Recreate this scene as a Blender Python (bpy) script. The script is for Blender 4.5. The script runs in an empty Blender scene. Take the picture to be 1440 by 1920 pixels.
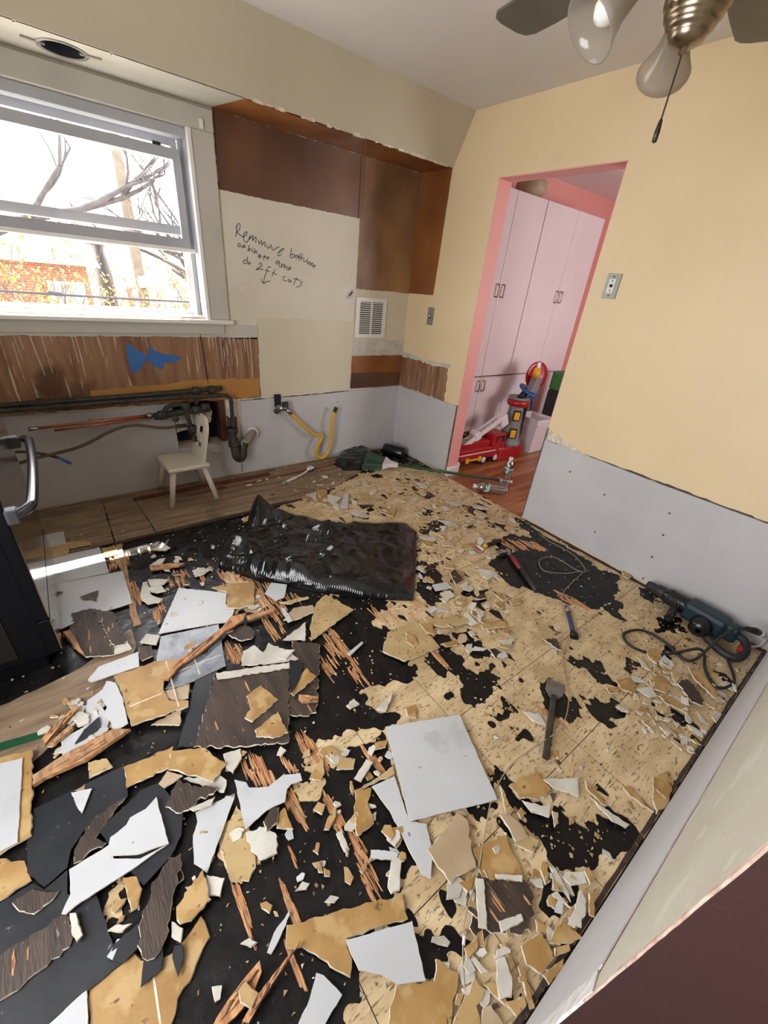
import bpy, math, random
import numpy as np
from mathutils import Vector, Matrix

# ------------------------------------------------------------------ camera
scene = bpy.context.scene
cam_d = bpy.data.cameras.new('camera')
cam = bpy.data.objects.new('camera', cam_d)
scene.collection.objects.link(cam)
YAW, PITCH, ROLL, FOC = 0.6945, -0.5131, 0.1047, 765.09
_f = Vector((math.sin(YAW)*math.cos(PITCH), math.cos(YAW)*math.cos(PITCH), math.sin(PITCH)))
_r = Vector((math.cos(YAW), -math.sin(YAW), 0)); _u = _r.cross(_f)
_R = math.cos(ROLL)*_r + math.sin(ROLL)*_u
_U = -math.sin(ROLL)*_r + math.cos(ROLL)*_u
cam.matrix_world = Matrix(((_R.x, _U.x, -_f.x, -2.5053), (_R.y, _U.y, -_f.y, -2.9814), (_R.z, _U.z, -_f.z, 1.4345), (0, 0, 0, 1)))
cam_d.sensor_fit = 'VERTICAL'
cam_d.sensor_height = 24.0
cam_d.lens = FOC/1920*24.0
cam_d.clip_start = 0.02
scene.camera = cam

# ------------------------------------------------------------------ sky, sun, exposure
world = bpy.data.worlds.new('sky'); scene.world = world
world.use_nodes = True
bg = world.node_tree.nodes['Background']
bg.inputs[0].default_value = (0.98, 0.975, 1.0, 1)
bg.inputs[1].default_value = 8.0
sun_d = bpy.data.lights.new('sun', 'SUN'); sun_d.energy = 22; sun_d.angle = 0.009; sun_d.color = (1, .95, .86)
sun = bpy.data.objects.new('sun', sun_d); scene.collection.objects.link(sun)
sun.rotation_euler = Vector((-.52, -.79, -1.38)).to_track_quat('-Z', 'Y').to_euler()
sun.location = (2, 4, 6)
def portal(name, loc, rot, sx, sy):
    d = bpy.data.lights.new(name, 'AREA'); d.shape = 'RECTANGLE'; d.size = sx; d.size_y = sy; d.cycles.is_portal = True
    o = bpy.data.objects.new(name, d); scene.collection.objects.link(o); o.location = loc; o.rotation_euler = rot
portal('window_portal', (-2.36, .13, 1.59), (-math.pi/2, 0, 0), 1.44, .92)
portal('added_opening_portal', (-3.46, -2.35, 1.25), (0, -math.pi/2, 0), 1.6, 1.1)  # sampling portal at the light opening added in the stove wall
portal('next_room_portal', (1.6, -3.18, 1.4), (math.pi/2, 0, 0), 1.0, 1.1)  # sampling portal at the light opening added in the next room
scene.view_settings.view_transform = 'Standard'
scene.view_settings.look = 'None'
scene.view_settings.gamma = 1
scene.view_settings.use_curve_mapping = False
scene.view_settings.exposure = 0.70
scene.cycles.use_denoising = True
scene.cycles.diffuse_bounces = 6
scene.cycles.max_bounces = 12
scene.cycles.sample_clamp_indirect = 8

# ------------------------------------------------------------------ helpers
rng = random.Random(7)
COL = scene.collection
WPOS = {}
def _h(ix, iy, s):
    n = (ix.astype(np.int64)*374761393 + iy.astype(np.int64)*668265263 + s*1274126177) & 0x7fffffff
    n = ((n ^ (n >> 13))*1274126177) & 0x7fffffff
    return ((n ^ (n >> 16)) & 0xffff)/65535.0
def vn(x, y, s=0):
    x = np.asarray(x, float); y = np.asarray(y, float)
    ix = np.floor(x); iy = np.floor(y); fx = x-ix; fy = y-iy
    fx = fx*fx*(3-2*fx); fy = fy*fy*(3-2*fy)
    ix = ix.astype(int); iy = iy.astype(int)
    a = _h(ix, iy, s); b = _h(ix+1, iy, s); c = _h(ix, iy+1, s); d = _h(ix+1, iy+1, s)
    return (a+(b-a)*fx)*(1-fy)+(c+(d-c)*fx)*fy
def sdist(px, py, poly):
    """signed distance, positive inside"""
    P = np.asarray(poly, float); Q = np.roll(P, -1, 0)
    d2 = np.full(px.shape, 1e9); ins = np.zeros(px.shape, bool)
    for (ax, ay), (bx, by) in zip(P, Q):
        ex, ey = bx-ax, by-ay; L = ex*ex+ey*ey+1e-12
        t = np.clip(((px-ax)*ex+(py-ay)*ey)/L, 0, 1)
        d2 = np.minimum(d2, (px-ax-t*ex)**2+(py-ay-t*ey)**2)
        c = ((ay > py) != (by > py)) & (px < (bx-ax)*(py-ay)/(by-ay+1e-15)+ax)
        ins ^= c
    d = np.sqrt(d2)
    return np.where(ins, d, -d)

def vlin(x, y, s=0):
    """noise with straight folds: linear interpolation over a triangular lattice"""
    k = (x+y)*.366025; i, j = math.floor(x+k), math.floor(y+k); fx, fy = x+k-i, y+k-j
    h = lambda a, b: float(_h(np.array([a]), np.array([b]), s)[0])
    a, d = h(i, j), h(i+1, j+1)
    if fx > fy: b = h(i+1, j); return a+(b-a)*fx+(d-b)*fy
    b = h(i, j+1); return a+(b-a)*fy+(d-b)*fx
class MB:
    def __init__(s): s.v = []; s.f = []; s.m = []; s.sm = []
    def add(s, vs, fs, mi=0, smooth=False):
        o = len(s.v); s.v.extend([tuple(q) for q in vs])
        for q in fs: s.f.append([i+o for i in q]); s.m.append(mi); s.sm.append(smooth)
        return s
    def box(s, a, b, mi=0, mat=None):
        x0, y0, z0 = a; x1, y1, z1 = b
        vs = [(x0,y0,z0),(x1,y0,z0),(x1,y1,z0),(x0,y1,z0),(x0,y0,z1),(x1,y0,z1),(x1,y1,z1),(x0,y1,z1)]
        if mat is not None: vs = [tuple(mat @ Vector(q)) for q in vs]
        return s.add(vs, [(0,3,2,1),(4,5,6,7),(0,1,5,4),(1,2,6,5),(2,3,7,6),(3,0,4,7)], mi)
    def rbox(s, a, b, r=.01, mi=0, mat=None, n=3):
        """box with rounded vertical edges and chamfered top/bottom"""
        x0, y0, z0 = a; x1, y1, z1 = b
        r = min(r, (x1-x0)*.49, (y1-y0)*.49, (z1-z0)*.49)
        def ring(ins, z):
            out = []
            for cx, cy, a0 in ((x1-r, y1-r, 0), (x0+r, y1-r, 90), (x0+r, y0+r, 180), (x1-r, y0+r, 270)):
                for k in range(n+1):
                    t = math.radians(a0+90*k/n); rr = max(r-ins, 1e-5)
                    out.append((cx+rr*math.cos(t), cy+rr*math.sin(t), z))
            return out
        R = [ring(r*.6, z0), ring(0, z0+r*.6), ring(0, z1-r*.6), ring(r*.6, z1)]
        m = len(R[0]); vs = sum(R, [])
        if mat is not None: vs = [tuple(mat @ Vector(q)) for q in vs]
        fs = [tuple(range(m))[::-1], tuple(range(3*m, 4*m))]
        for k in range(3):
            for i in range(m): j = (i+1) % m; fs.append((k*m+i, k*m+j, (k+1)*m+j, (k+1)*m+i))
        return s.add(vs, fs, mi)
    def tube(s, pts, r, n=8, mi=0, cap=True, smooth=True):
        P = [Vector(p) for p in pts]; k = len(P)
        rs = r if isinstance(r, (list, tuple)) else [r]*k
        t0 = (P[1]-P[0]).normalized()
        up = Vector((0, 0, 1)) if abs(t0.z) < .9 else Vector((1, 0, 0))
        nx = t0.cross(up).normalized(); vs = []; fs = []
        for i in range(k):
            t = (P[min(i+1, k-1)]-P[max(i-1, 0)])
            t = t.normalized() if t.length > 1e-9 else t0
            nx = (nx-t*nx.dot(t)); nx = nx.normalized() if nx.length > 1e-6 else t.orthogonal().normalized()
            ny = t.cross(nx)
            for j in range(n):
                a = 2*math.pi*j/n; vs.append(P[i]+(nx*math.cos(a)+ny*math.sin(a))*rs[i])
        for i in range(k-1):
            for j in range(n):
                q = (j+1) % n; fs.append((i*n+j, i*n+q, (i+1)*n+q, (i+1)*n+j))
        s.add(vs, fs, mi, smooth)
        if cap:
            o = len(s.v)-len(vs)
            s.f.append([o+j for j in range(n)][::-1]); s.m.append(mi); s.sm.append(False)
            s.f.append([o+(k-1)*n+j for j in range(n)]); s.m.append(mi); s.sm.append(False)
        return s
    def lathe(s, prof, mat=None, n=24, mi=0, smooth=True, close=False):
        """prof: (radius, height) along local z"""
        vs = []; fs = []
        for (r, z) in prof:
            for j in range(n):
                a = 2*math.pi*j/n; q = Vector((r*math.cos(a), r*math.sin(a), z)); vs.append(mat @ q if mat is not None else q)
        k = len(prof)
        for i in range(k-1):
            for j in range(n):
                q = (j+1) % n; fs.append((i*n+j, i*n+q, (i+1)*n+q, (i+1)*n+j))
        return s.add(vs, fs, mi, smooth)
    def sphere(s, c, r, mi=0, n=12, sc=(1, 1, 1)):
        prof = [(math.sin(math.pi*i/n)*r+1e-5, -math.cos(math.pi*i/n)*r) for i in range(n+1)]
        return s.lathe(prof, Matrix.Translation(c) @ Matrix.Diagonal((*sc, 1)), 2*n, mi)
    def prism(s, poly, fn, t0, t1, mi=0, mside=None, inset=0, rg=None):
        """poly in (u,v); fn(u,v,t)->xyz ; top at t1, bottom at t0"""
        A = sum(poly[i][0]*poly[(i+1) % len(poly)][1]-poly[(i+1) % len(poly)][0]*poly[i][1] for i in range(len(poly)))
        if A < 0: poly = poly[::-1]
        n = len(poly); top = poly
        if inset:
            top = []
            for i in range(n):
                a, b, c = Vector(poly[i-1]), Vector(poly[i]), Vector(poly[(i+1) % n])
                e = (c-a); e = e.normalized() if e.length > 1e-9 else Vector((1, 0))
                k = inset*(rg.uniform(.1, 1.7) if rg else 1)
                top.append((b.x-e.y*k, b.y+e.x*k))
        vs = [fn(u, v, t0) for u, v in poly]+[fn(u, v, t1) for u, v in top]
        s.add(vs, [tuple(range(n, 2*n))], mi)
        o = len(s.v)-2*n; ms = mi if mside is None else mside
        s.f.append([o+i for i in range(n)][::-1]); s.m.append(ms); s.sm.append(False)
        for i in range(n):
            j = (i+1) % n; s.f.append([o+i, o+j, o+n+j, o+n+i]); s.m.append(ms); s.sm.append(False)
        return s
    def build(s, name, mats, parent=None, loc=None):
        if not isinstance(mats, (list, tuple)): mats = [mats]
        V = np.array([tuple(q) for q in s.v], float)
        if parent is not None: off = np.array(WPOS[parent.name])
        elif loc is not None: off = np.array(loc, float)
        else:
            lo, hi = V.min(0), V.max(0); off = np.array([(lo[0]+hi[0])/2, (lo[1]+hi[1])/2, lo[2]])
        me = bpy.data.meshes.new(name)
        me.from_pydata((V-off).tolist(), [], s.f)
        for m in mats: me.materials.append(m)
        me.polygons.foreach_set('material_index', s.m)
        me.polygons.foreach_set('use_smooth', s.sm)
        me.update()
        o = bpy.data.objects.new(name, me); COL.objects.link(o)
        if parent is not None: o.parent = parent
        else: o.location = off
        WPOS[o.name] = tuple(off)
        return o
def tag(o, label=None, cat=None, group=None, kind=None):
    if label: o['label'] = label
    if cat: o['category'] = cat
    if group: o['group'] = group
    if kind: o['kind'] = kind
    return o
def thing(name, label, cat, loc, group=None):
    o = bpy.data.objects.new(name, None); o.empty_display_size = .05; COL.objects.link(o); o.location = loc
    WPOS[o.name] = tuple(loc)
    return tag(o, label, cat, group)
def smooth_path(P, k=6):
    P = [Vector(p) for p in P]; out = []
    for i in range(len(P)-1):
        a, b, c, d = P[max(i-1, 0)], P[i], P[i+1], P[min(i+2, len(P)-1)]
        for j in range(k):
            t = j/k
            out.append(.5*((2*b)+(c-a)*t+(2*a-5*b+4*c-d)*t*t+(3*b-a-3*c+d)*t*t*t))
    out.append(P[-1]); return out
def jag(poly, step, amp, rg=rng):
    out = []; n = len(poly)
    for i in range(n):
        a = Vector(poly[i]); b = Vector(poly[(i+1) % n]); e = b-a; L = e.length
        k = max(1, int(L/step)); nn = Vector((-e.y, e.x))/(L+1e-9)
        for j in range(k):
            q = a+e*(j/k)
            if j: q = q+nn*rg.uniform(-amp, amp)+e/L*rg.uniform(-.3, .3)*step
            out.append((q.x, q.y))
    return out
fW = lambda u, v, t: (u, -t, v)        # on the window wall (u = x, v = z), t out of the wall
fR = lambda u, v, t: (-t, u, v)        # on the doorway wall (u = y, v = z)
fN = lambda u, v, t: (u, -3.07+t, v)   # on the near wall
fF = lambda u, v, t: (u, v, t)         # on the floor
def axis_mat(p, d, up=(0, 0, 1)):
    z = Vector(d).normalized(); u = Vector(up)
    if abs(z.dot(u)) > .98: u = Vector((1, 0, 0))
    x = u.cross(z).normalized(); y = z.cross(x)
    return Matrix(((x.x, y.x, z.x, p[0]), (x.y, y.y, z.y, p[1]), (x.z, y.z, z.z, p[2]), (0, 0, 0, 1)))

# ------------------------------------------------------------------ materials
def mk(name, c1, c2=None, scale=6, rough=.6, bump=0, metal=0, stretch=(1, 1, 1), fleck=None, fscale=60, fth=.62, fstretch=(1, 1, 1),
       bscale=40, spec=.5, stain=None, sscale=1.5, sth=.6, rvar=0, lo=.35, hi=.65, fw=.04):
    m = bpy.data.materials.new(name); m.use_nodes = True
    nt = m.node_tree; N = nt.nodes; L = nt.links; b = N['Principled BSDF']
    b.inputs['Roughness'].default_value = rough; b.inputs['Metallic'].default_value = metal
    b.inputs['Specular IOR Level'].default_value = spec
    c1 = (*c1, 1)
    if c2 is None and not bump:
        b.inputs['Base Color'].default_value = c1; return m
    g = N.new('ShaderNodeNewGeometry')
    def nz(sc, st, det=4):
        mp = N.new('ShaderNodeMapping'); mp.inputs['Scale'].default_value = st; L.new(g.outputs['Position'], mp.inputs['Vector'])
        t = N.new('ShaderNodeTexNoise'); t.inputs['Scale'].default_value = sc; t.inputs['Detail'].default_value = det
        L.new(mp.outputs[0], t.inputs['Vector']); return t.outputs[0]
    def ramp(src, a, bb):
        r = N.new('ShaderNodeMapRange'); r.inputs['From Min'].default_value = a; r.inputs['From Max'].default_value = bb
        L.new(src, r.inputs['Value']); return r.outputs[0]
    def mix(fac, A, B):
        x = N.new('ShaderNodeMix'); x.data_type = 'RGBA'; L.new(fac, x.inputs[0])
        if isinstance(A, tuple): x.inputs[6].default_value = A
        else: L.new(A, x.inputs[6])
        x.inputs[7].default_value = B; return x.outputs[2]
    col = c1
    if c2: col = mix(ramp(nz(scale, stretch), lo, hi), col, (*c2, 1))
    if stain: col = mix(ramp(nz(sscale, (1, 1, 1), 5), sth, sth+.08), col, (*stain, 1))
    if fleck: col = mix(ramp(nz(fscale, fstretch, 3), fth, fth+fw), col, (*fleck, 1))
    if isinstance(col, tuple): b.inputs['Base Color'].default_value = col
    else: L.new(col, b.inputs['Base Color'])
    if rvar:
        rr = N.new('ShaderNodeMapRange'); rr.inputs['To Min'].default_value = rough-rvar; rr.inputs['To Max'].default_value = rough+rvar
        rr.inputs['From Min'].default_value = .35; rr.inputs['From Max'].default_value = .65
        L.new(nz(scale*1.7, stretch), rr.inputs['Value']); L.new(rr.outputs[0], b.inputs['Roughness'])
    if bump:
        bp = N.new('ShaderNodeBump'); bp.inputs['Strength'].default_value = min(1, bump); bp.inputs['Distance'].default_value = .004
        L.new(nz(bscale, stretch, 6), bp.inputs['Height']); L.new(bp.outputs[0], b.inputs['Normal'])
    return m
def glass(name, tint=(1, 1, 1), rough=0, mixf=.04):
    m = bpy.data.materials.new(name); m.use_nodes = True; nt = m.node_tree; N = nt.nodes; L = nt.links
    N.remove(N['Principled BSDF']); o = N['Material Output']
    t = N.new('ShaderNodeBsdfTransparent'); t.inputs[0].default_value = (*tint, 1)
    g = N.new('ShaderNodeBsdfGlossy'); g.inputs[1].default_value = rough
    x = N.new('ShaderNodeMixShader'); x.inputs[0].default_value = mixf; L.new(t.outputs[0], x.inputs[1]); L.new(g.outputs[0], x.inputs[2]); L.new(x.outputs[0], o.inputs[0])
    return m
M = {}
M['cream'] = mk('cream_paint', (.74, .59, .365), (.70, .555, .34), 2, .5, .12, bscale=90)
M['primer'] = mk('primer_paint', (.66, .62, .52), (.60, .56, .46), 2.5, .6, .12, bscale=70)
M['creamlow'] = mk('old_cream_paint', (.62, .57, .44), (.57, .52, .39), 3, .6, .1, bscale=70)
M['ceil'] = mk('ceiling_paint', (.68, .65, .62), (.65, .62, .59), 2, .7, .1, bscale=90)
M['soffit'] = mk('shaded_soffit_cream', (.52, .46, .34), (.48, .42, .31), 2, .6, .1, bscale=90)  # same cream as the walls, darkened in colour for its weaker light
M['drywall'] = mk('drywall_paper', (.51, .505, .515), (.46, .455, .465), 3, .8, .08, bscale=120)
M['gypsum'] = mk('gypsum_core', (.72, .71, .68), (.5, .48, .45), 30, .9, .4)
M['brownboard'] = mk('stained_board', (.055, .022, .016), (.21, .095, .045), 1.3, .38, .06, stretch=(1, 1, .6), rvar=.1, lo=.38, hi=.66)
M['brownpale'] = mk('pale_stained_board', (.36, .20, .085), (.13, .06, .03), 1.8, .4, .06, stretch=(1, 1, .6), rvar=.1)
M['orangeboard'] = mk('orange_board', (.30, .115, .03), (.19, .062, .018), 2.5, .35, .06, rvar=.1)
M['plaster'] = mk('brown_scratched_plaster', (.18, .08, .038), (.31, .17, .09), 9, .7, .4, stretch=(2, 2, .16), fleck=(.52, .42, .31), fscale=20, fth=.63, fstretch=(4, 4, .16), stain=(.11, .05, .022), sscale=2.2, sth=.62)
M['orangestrip'] = mk('orange_brown_paint', (.46, .24, .06), (.38, .18, .045), 4, .6, .1)
M['dark'] = mk('dark_cavity', (.012, .013, .018), rough=.9)
M['redwood'] = mk('red_brown_lath', (.14, .05, .028), (.08, .03, .02), 4, .8, .3, stretch=(6, 6, .5))
M['white'] = mk('white_paint', (.74, .72, .68), (.70, .68, .64), 3, .45)
M['frame'] = mk('window_frame_grey', (.42, .43, .46), (.38, .39, .42), 4, .45)
M['framewhite'] = mk('window_frame_white', (.76, .75, .74), rough=.4)
M['casing'] = mk('shaded_casing_paint', (.52, .50, .44), (.46, .44, .385), 3, .5)  # lighter paint darkened so the colour carries the casing's backlit shade
M['glass'] = glass('window_glass')
M['pink'] = mk('pink_paint', (.76, .35, .31), (.72, .32, .28), 2, .5)
M['cab'] = mk('cabinet_white', (.72, .62, .63), (.68, .58, .59), 2, .22)
M['roomwhite'] = mk('white_ceiling_next_room', (.75, .70, .69), rough=.7)
M['brownwall'] = mk('brown_red_paint', (.038, .0105, .008), (.032, .009, .007), 3, .7, .15, bscale=150)
M['oak'] = mk('orange_oak', (.36, .13, .045), (.26, .085, .028), 3, .28, .1, stretch=(1, 14, 6), rvar=.06)
M['tar'] = mk('black_tar', (.0035, .0035, .0042), (.010, .0088, .008), 9, .34, .6, bscale=30, fleck=(.16, .115, .065), fscale=55, fth=.70, rvar=.14, spec=.28)
M['tan'] = mk('tan_cork_backing', (.66, .52, .315), (.47, .345, .185), 9, .78, .8, stretch=(.7, 1.6, 1), fleck=(.19, .13, .07), fscale=105, fth=.575, fstretch=(.42, 1.7, 1), bscale=60, stain=(.44, .32, .165), sscale=3.1, sth=.57, fw=.10)
M['joint'] = mk('tile_edge_brown', (.25, .16, .07), (.45, .36, .22), 30, .9)
M['ochre'] = mk('ochre_tile', (.40, .245, .085), (.30, .165, .048), 10, .5, .3, stain=(.44, .295, .125), sscale=13, sth=.52, fleck=(.13, .075, .03), fscale=34, fth=.665)
M['ochrecork'] = mk('ochre_felt_back', (.47, .35, .17), (.38, .26, .11), 8, .8, .3, fleck=(.16, .10, .05), fscale=70, fth=.62)
M['core'] = mk('torn_white_core', (.72, .66, .55), (.50, .42, .30), 40, .9, .5)
M['whitetile'] = mk('white_marbled_sheet', (.52, .54, .56), (.46, .475, .49), 3, .36, .06, stain=(.43, .44, .45), sscale=7, sth=.58, fleck=(.22, .18, .14), fscale=26, fth=.71)
M['palegrey'] = mk('pale_grey_felt', (.58, .57, .51), (.44, .42, .36), 12, .75, .3)
M['brownwood'] = mk('dark_wood_veneer', (.060, .038, .025), (.026, .016, .011), 7, .55, .5, stretch=(4, .7, 1), fleck=(.20, .15, .10), fscale=30, fth=.67, fstretch=(5, .8, 1))
M['slate'] = mk('slate_sheet', (.013, .0148, .018), (.022, .0245, .029), 5, .44, .15, fleck=(.10, .10, .10), fscale=45, fth=.70, rvar=.08, spec=.35)
M['slateblue'] = mk('blue_grey_tile', (.105, .118, .14), (.19, .205, .23), 14, .24, .3, rvar=.08)
M['beige'] = mk('beige_tile', (.45, .345, .225), (.36, .265, .16), 9, .5, .2)
M['splinter'] = mk('raw_splintered_wood', (.60, .32, .15), (.38, .165, .065), 10, .7, .5, stretch=(6, .6, 1))
M['splintdark'] = mk('brown_splintered_wood', (.24, .13, .065), (.45, .27, .14), 14, .7, .6, stretch=(6, 1, 1))
M['plank'] = mk('grey_brown_ply', (.30, .215, .135), (.15, .10, .06), 6, .6, .35, stretch=(.6, 4, 1), fleck=(.5, .44, .36), fscale=30, fth=.70, stain=(.12, .078, .045), sscale=2.5, sth=.60)
M['blackplastic'] = mk('black_plastic', (.006, .006, .007), rough=.28)
M['bag'] = mk('black_bag_film', (.005, .005, .006), (.008, .008, .009), 5, .16, .15, bscale=12, spec=.6)
M['rubber'] = mk('dark_rubber', (.016, .016, .017), rough=.55)
M['teal'] = mk('dark_teal_plastic', (.008, .03, .04), rough=.4)
M['steel'] = mk('steel', (.45, .44, .42), (.3, .29, .28), 20, .35, metal=1)
M['nickel'] = mk('brushed_nickel', (.34, .27, .19), rough=.30, metal=1)
M['iron'] = mk('old_iron_pipe', (.050, .047, .036), (.022, .020, .016), 25, .6, .3, metal=.1)
M['copper'] = mk('copper_pipe', (.55, .22, .12), (.40, .15, .08), 12, .35, metal=.9)
M['brownhose'] = mk('brown_hose', (.12, .075, .05), (.09, .055, .035), 20, .5)
M['yellowhose'] = mk('yellow_hose', (.62, .36, .015), rough=.4)
M['bluetape'] = mk('blue_tape', (.035, .15, .42), (.03, .12, .36), 9, .6)
M['green'] = mk('green_plastic', (.012, .07, .028), rough=.4)
M['bristle'] = mk('green_grey_bristles', (.13, .15, .12), (.05, .10, .05), 60, .8, .4)
M['chair'] = mk('ivory_chair_paint', (.62, .58, .48), (.57, .53, .43), 6, .4)
M['stove'] = mk('black_stove_enamel', (.004, .0045, .006), rough=.45, spec=.12)
M['doorfront'] = mk('polished_oven_front', (.50, .47, .43), rough=.16, metal=1)
M['red'] = mk('red_plastic', (.34, .008, .012), rough=.32)
M['toygrey'] = mk('grey_toy_plastic', (.19, .18, .18), rough=.5)
M['toywhite'] = mk('white_toy_plastic', (.66, .60, .62), rough=.4)
M['toyyellow'] = mk('yellow_toy_plastic', (.70, .36, .02), rough=.4)
M['toyblue'] = mk('blue_toy_plastic', (.02, .09, .30), rough=.4)
M['toyblack'] = mk('black_toy_plastic', (.012, .011, .012), rough=.5)
M['ink'] = mk('marker_ink', (.05, .055, .085), rough=.6)
M['cord'] = mk('tan_wire', (.36, .29, .19), rough=.6)
def frost(name):
    m = glass(name, (.85, .83, .80), .15, .10); nt = m.node_tree; N = nt.nodes; L = nt.links
    d = N.new('ShaderNodeBsdfDiffuse'); d.inputs[0].default_value = (.55, .50, .44, 1); t = N.new('ShaderNodeBsdfTranslucent'); t.inputs[0].default_value = (.6, .55, .48, 1)
    a = N.new('ShaderNodeMixShader'); L.new(d.outputs[0], a.inputs[1]); L.new(t.outputs[0], a.inputs[2])
    b = N.new('ShaderNodeMixShader'); b.inputs[0].default_value = .55; old = N['Material Output'].inputs[0].links[0].from_socket
    L.new(old, b.inputs[1]); L.new(a.outputs[0], b.inputs[2]); L.new(b.outputs[0], N['Material Output'].inputs[0]); return m
M['frost'] = frost('frosted_glass_shade')
M['bulb'] = mk('bulb_white', (.85, .83, .78), rough=.2)
M['bladewood'] = mk('grey_fan_blade', (.115, .105, .085), (.085, .078, .062), 8, .45, .1, stretch=(1, 1, 1))
M['darkchain'] = mk('dark_bronze', (.05, .042, .032), rough=.4, metal=.6)
M['bottle'] = glass('bottle_plastic', (.72, .74, .75), .10, .42)
M['switch'] = mk('grey_wall_plate', (.30, .29, .25), rough=.4, metal=.4)
M['platewhite'] = mk('white_device', (.70, .69, .66), rough=.4)
M['deepred'] = mk('dark_red_rubber', (.20, .018, .025), rough=.5)
M['toolblue'] = mk('blue_tool_grip', (.016, .05, .14), rough=.45)
M['label'] = mk('white_red_label', (.75, .72, .70), rough=.5)

M['nearcream'] = mk('grey_cream_paint', (.50, .48, .40), (.44, .42, .34), 4, .6, .2, bscale=60, stain=(.56, .54, .47), sscale=9, sth=.6)

# ------------------------------------------------------------------ the room shell
H = 2.425; HS = 2.153
def grid_wall(name, us, vs, holes, fn, t0, t1, mat, label=None):
    mb = MB()
    for i in range(len(us)-1):
        for j in range(len(vs)-1):
            uc, vc = (us[i]+us[i+1])/2, (vs[j]+vs[j+1])/2
            if any(a < uc < b and c < vc < d for a, b, c, d in holes): continue
            mb.prism([(us[i], vs[j]), (us[i+1], vs[j]), (us[i+1], vs[j+1]), (us[i], vs[j+1])], fn, t0, t1)
    o = mb.build(name, mat); return tag(o, label, kind='structure')
WX0, WX1, WZ0, WZ1 = -3.08, -1.645, 1.13, 2.045       # window opening
CV = (-1.95, -1.60, .285, .615)                         # broken hole in the drywall
wall_w = grid_wall('wall_window', [-3.45, WX0, CV[0], WX1, CV[1], 0], [-.02, CV[2], CV[3], WZ0, WZ1, H],
    [(WX0, WX1, WZ0, WZ1), CV], fW, -.14, 0, M['creamlow'], 'kitchen wall with the window and stripped lower band')
wall_r = grid_wall('wall_doorway', [-3.19, -1.576, -.76, 0, .14], [-.02, 2.067, H], [(-1.576, -.76, -1, 2.067)], fR, -.12, 0, M['cream'],
    'cream wall with the pink edged doorway')
wall_n = grid_wall('wall_near', [-2.13, 0], [-.02, H], [], fN, -.12, 0, M['creamlow'], 'wall beside the opening nearest the viewer')
hall = MB().box((-2.13, -5, -.02), (-2.0, -3.19, H)).build('wall_hall', M['brownwall']); tag(hall, 'dark red brown wall of the hall', kind='structure')
# the thickness of the near wall, painted in the hall's brown
MB().box((-2.133, -3.19, 0), (-2.13, -3.0685, H)).build('jamb', M['brownwall'], wall_n)
fL = lambda u, v, t: (-3.45+t, u, v)
grid_wall('wall_stove', [-5, -2.9, -1.8, .14], [-.02, .45, 1.9, H], [(-2.9, -1.8, .45, 1.9)], fL, -.12, 0, M['creamlow'], 'cream wall behind the stove with an added unseen light opening')  # the opening is added, out of view, to brighten the doorway wall
tag(MB().box((-3.57, -5, H), (3.3, .14, H+.1)).build('ceiling', M['ceil']), 'off white painted ceiling', kind='structure')
fE = lambda u, v, t: (u, -5+t, v)
grid_wall('wall_hall_end', [-3.57, -3.19, -2.39, -2.0], [-.02, 1.0, 2.0, H], [], fE, -.1, 0, M['creamlow'], 'far hall wall behind the viewer')
fE2 = lambda u, v, t: (u, -3.2+t, v)
grid_wall('wall_next_room_front', [.12, 1.1, 2.1, 3.3], [-.02, .85, 1.95, H], [(1.1, 2.1, .85, 1.95)], fE2, -.1, 0, M['pink'], 'pink wall of the next room outside the view with an added light opening')  # opening added out of view to light the pink room
# soffit: hollow, leaning face, underside boards
sof = MB()
fy0, fy1 = -.329, -.468
sof.add([(-3.45, fy0, HS), (0, fy0, HS), (0, fy1, H), (-3.45, fy1, H), (-3.45, fy0+.015, HS), (0, fy0+.015, HS), (0, fy1+.015, H), (-3.45, fy1+.015, H)],
        [(0, 1, 2, 3), (7, 6, 5, 4), (0, 4, 5, 1), (1, 5, 6, 2), (2, 6, 7, 3), (3, 7, 4, 0)])
sof = tag(sof.build('soffit', M['soffit']), 'cream boxed soffit under the ceiling over the window', kind='structure')
# painted underside with the round hole
hx, hy, hr = -2.175, -.175, .078
mb = MB(); n = 40
x0, x1, y0, y1 = hx-.16, hx+.16, -.325, 0
ci = []; ou = []
for k in range(n):
    a = 2*math.pi*k/n; c, s = math.cos(a), math.sin(a)
    ci.append((hx+hr*c, hy+hr*s))
    tx = ((x1-hx)/c if c > 1e-6 else (x0-hx)/c if c < -1e-6 else 1e9); ty = ((y1-hy)/s if s > 1e-6 else (y0-hy)/s if s < -1e-6 else 1e9)
    t = min(tx, ty); ou.append((hx+t*c, hy+t*s))
mb.add([(u, v, HS) for u, v in ci]+[(u, v, HS) for u, v in ou]+[(u, v, HS+.012) for u, v in ci], [(k, n+k, n+(k+1) % n, (k+1) % n) for k in range(n)]+[(k, (k+1) % n, 2*n+(k+1) % n, 2*n+k) for k in range(n)])
mb.box((-3.45, -.325, HS), (x0, 0, HS+.012)); mb.prism([(x1, -.325), (-1.45, -.325), (-1.532, 0), (x1, 0)], fF, HS, HS+.012)
for q in ((x1, -.325), (x0, -.325), (x1, 0), (x0, 0)): pass
mb.build('underside_board', M['casing'], sof)
tag(MB().lathe([(hr-.004, HS-.002), (hr+.012, HS-.004), (hr+.014, HS), (hr-.004, HS), (hr-.004, HS+.10), (.002, HS+.10)], Matrix.Translation((hx, hy, 0)), 36).build('fixture_hole', M['dark'], sof), 'dark round opening left by a removed light')
mb = MB()
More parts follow.
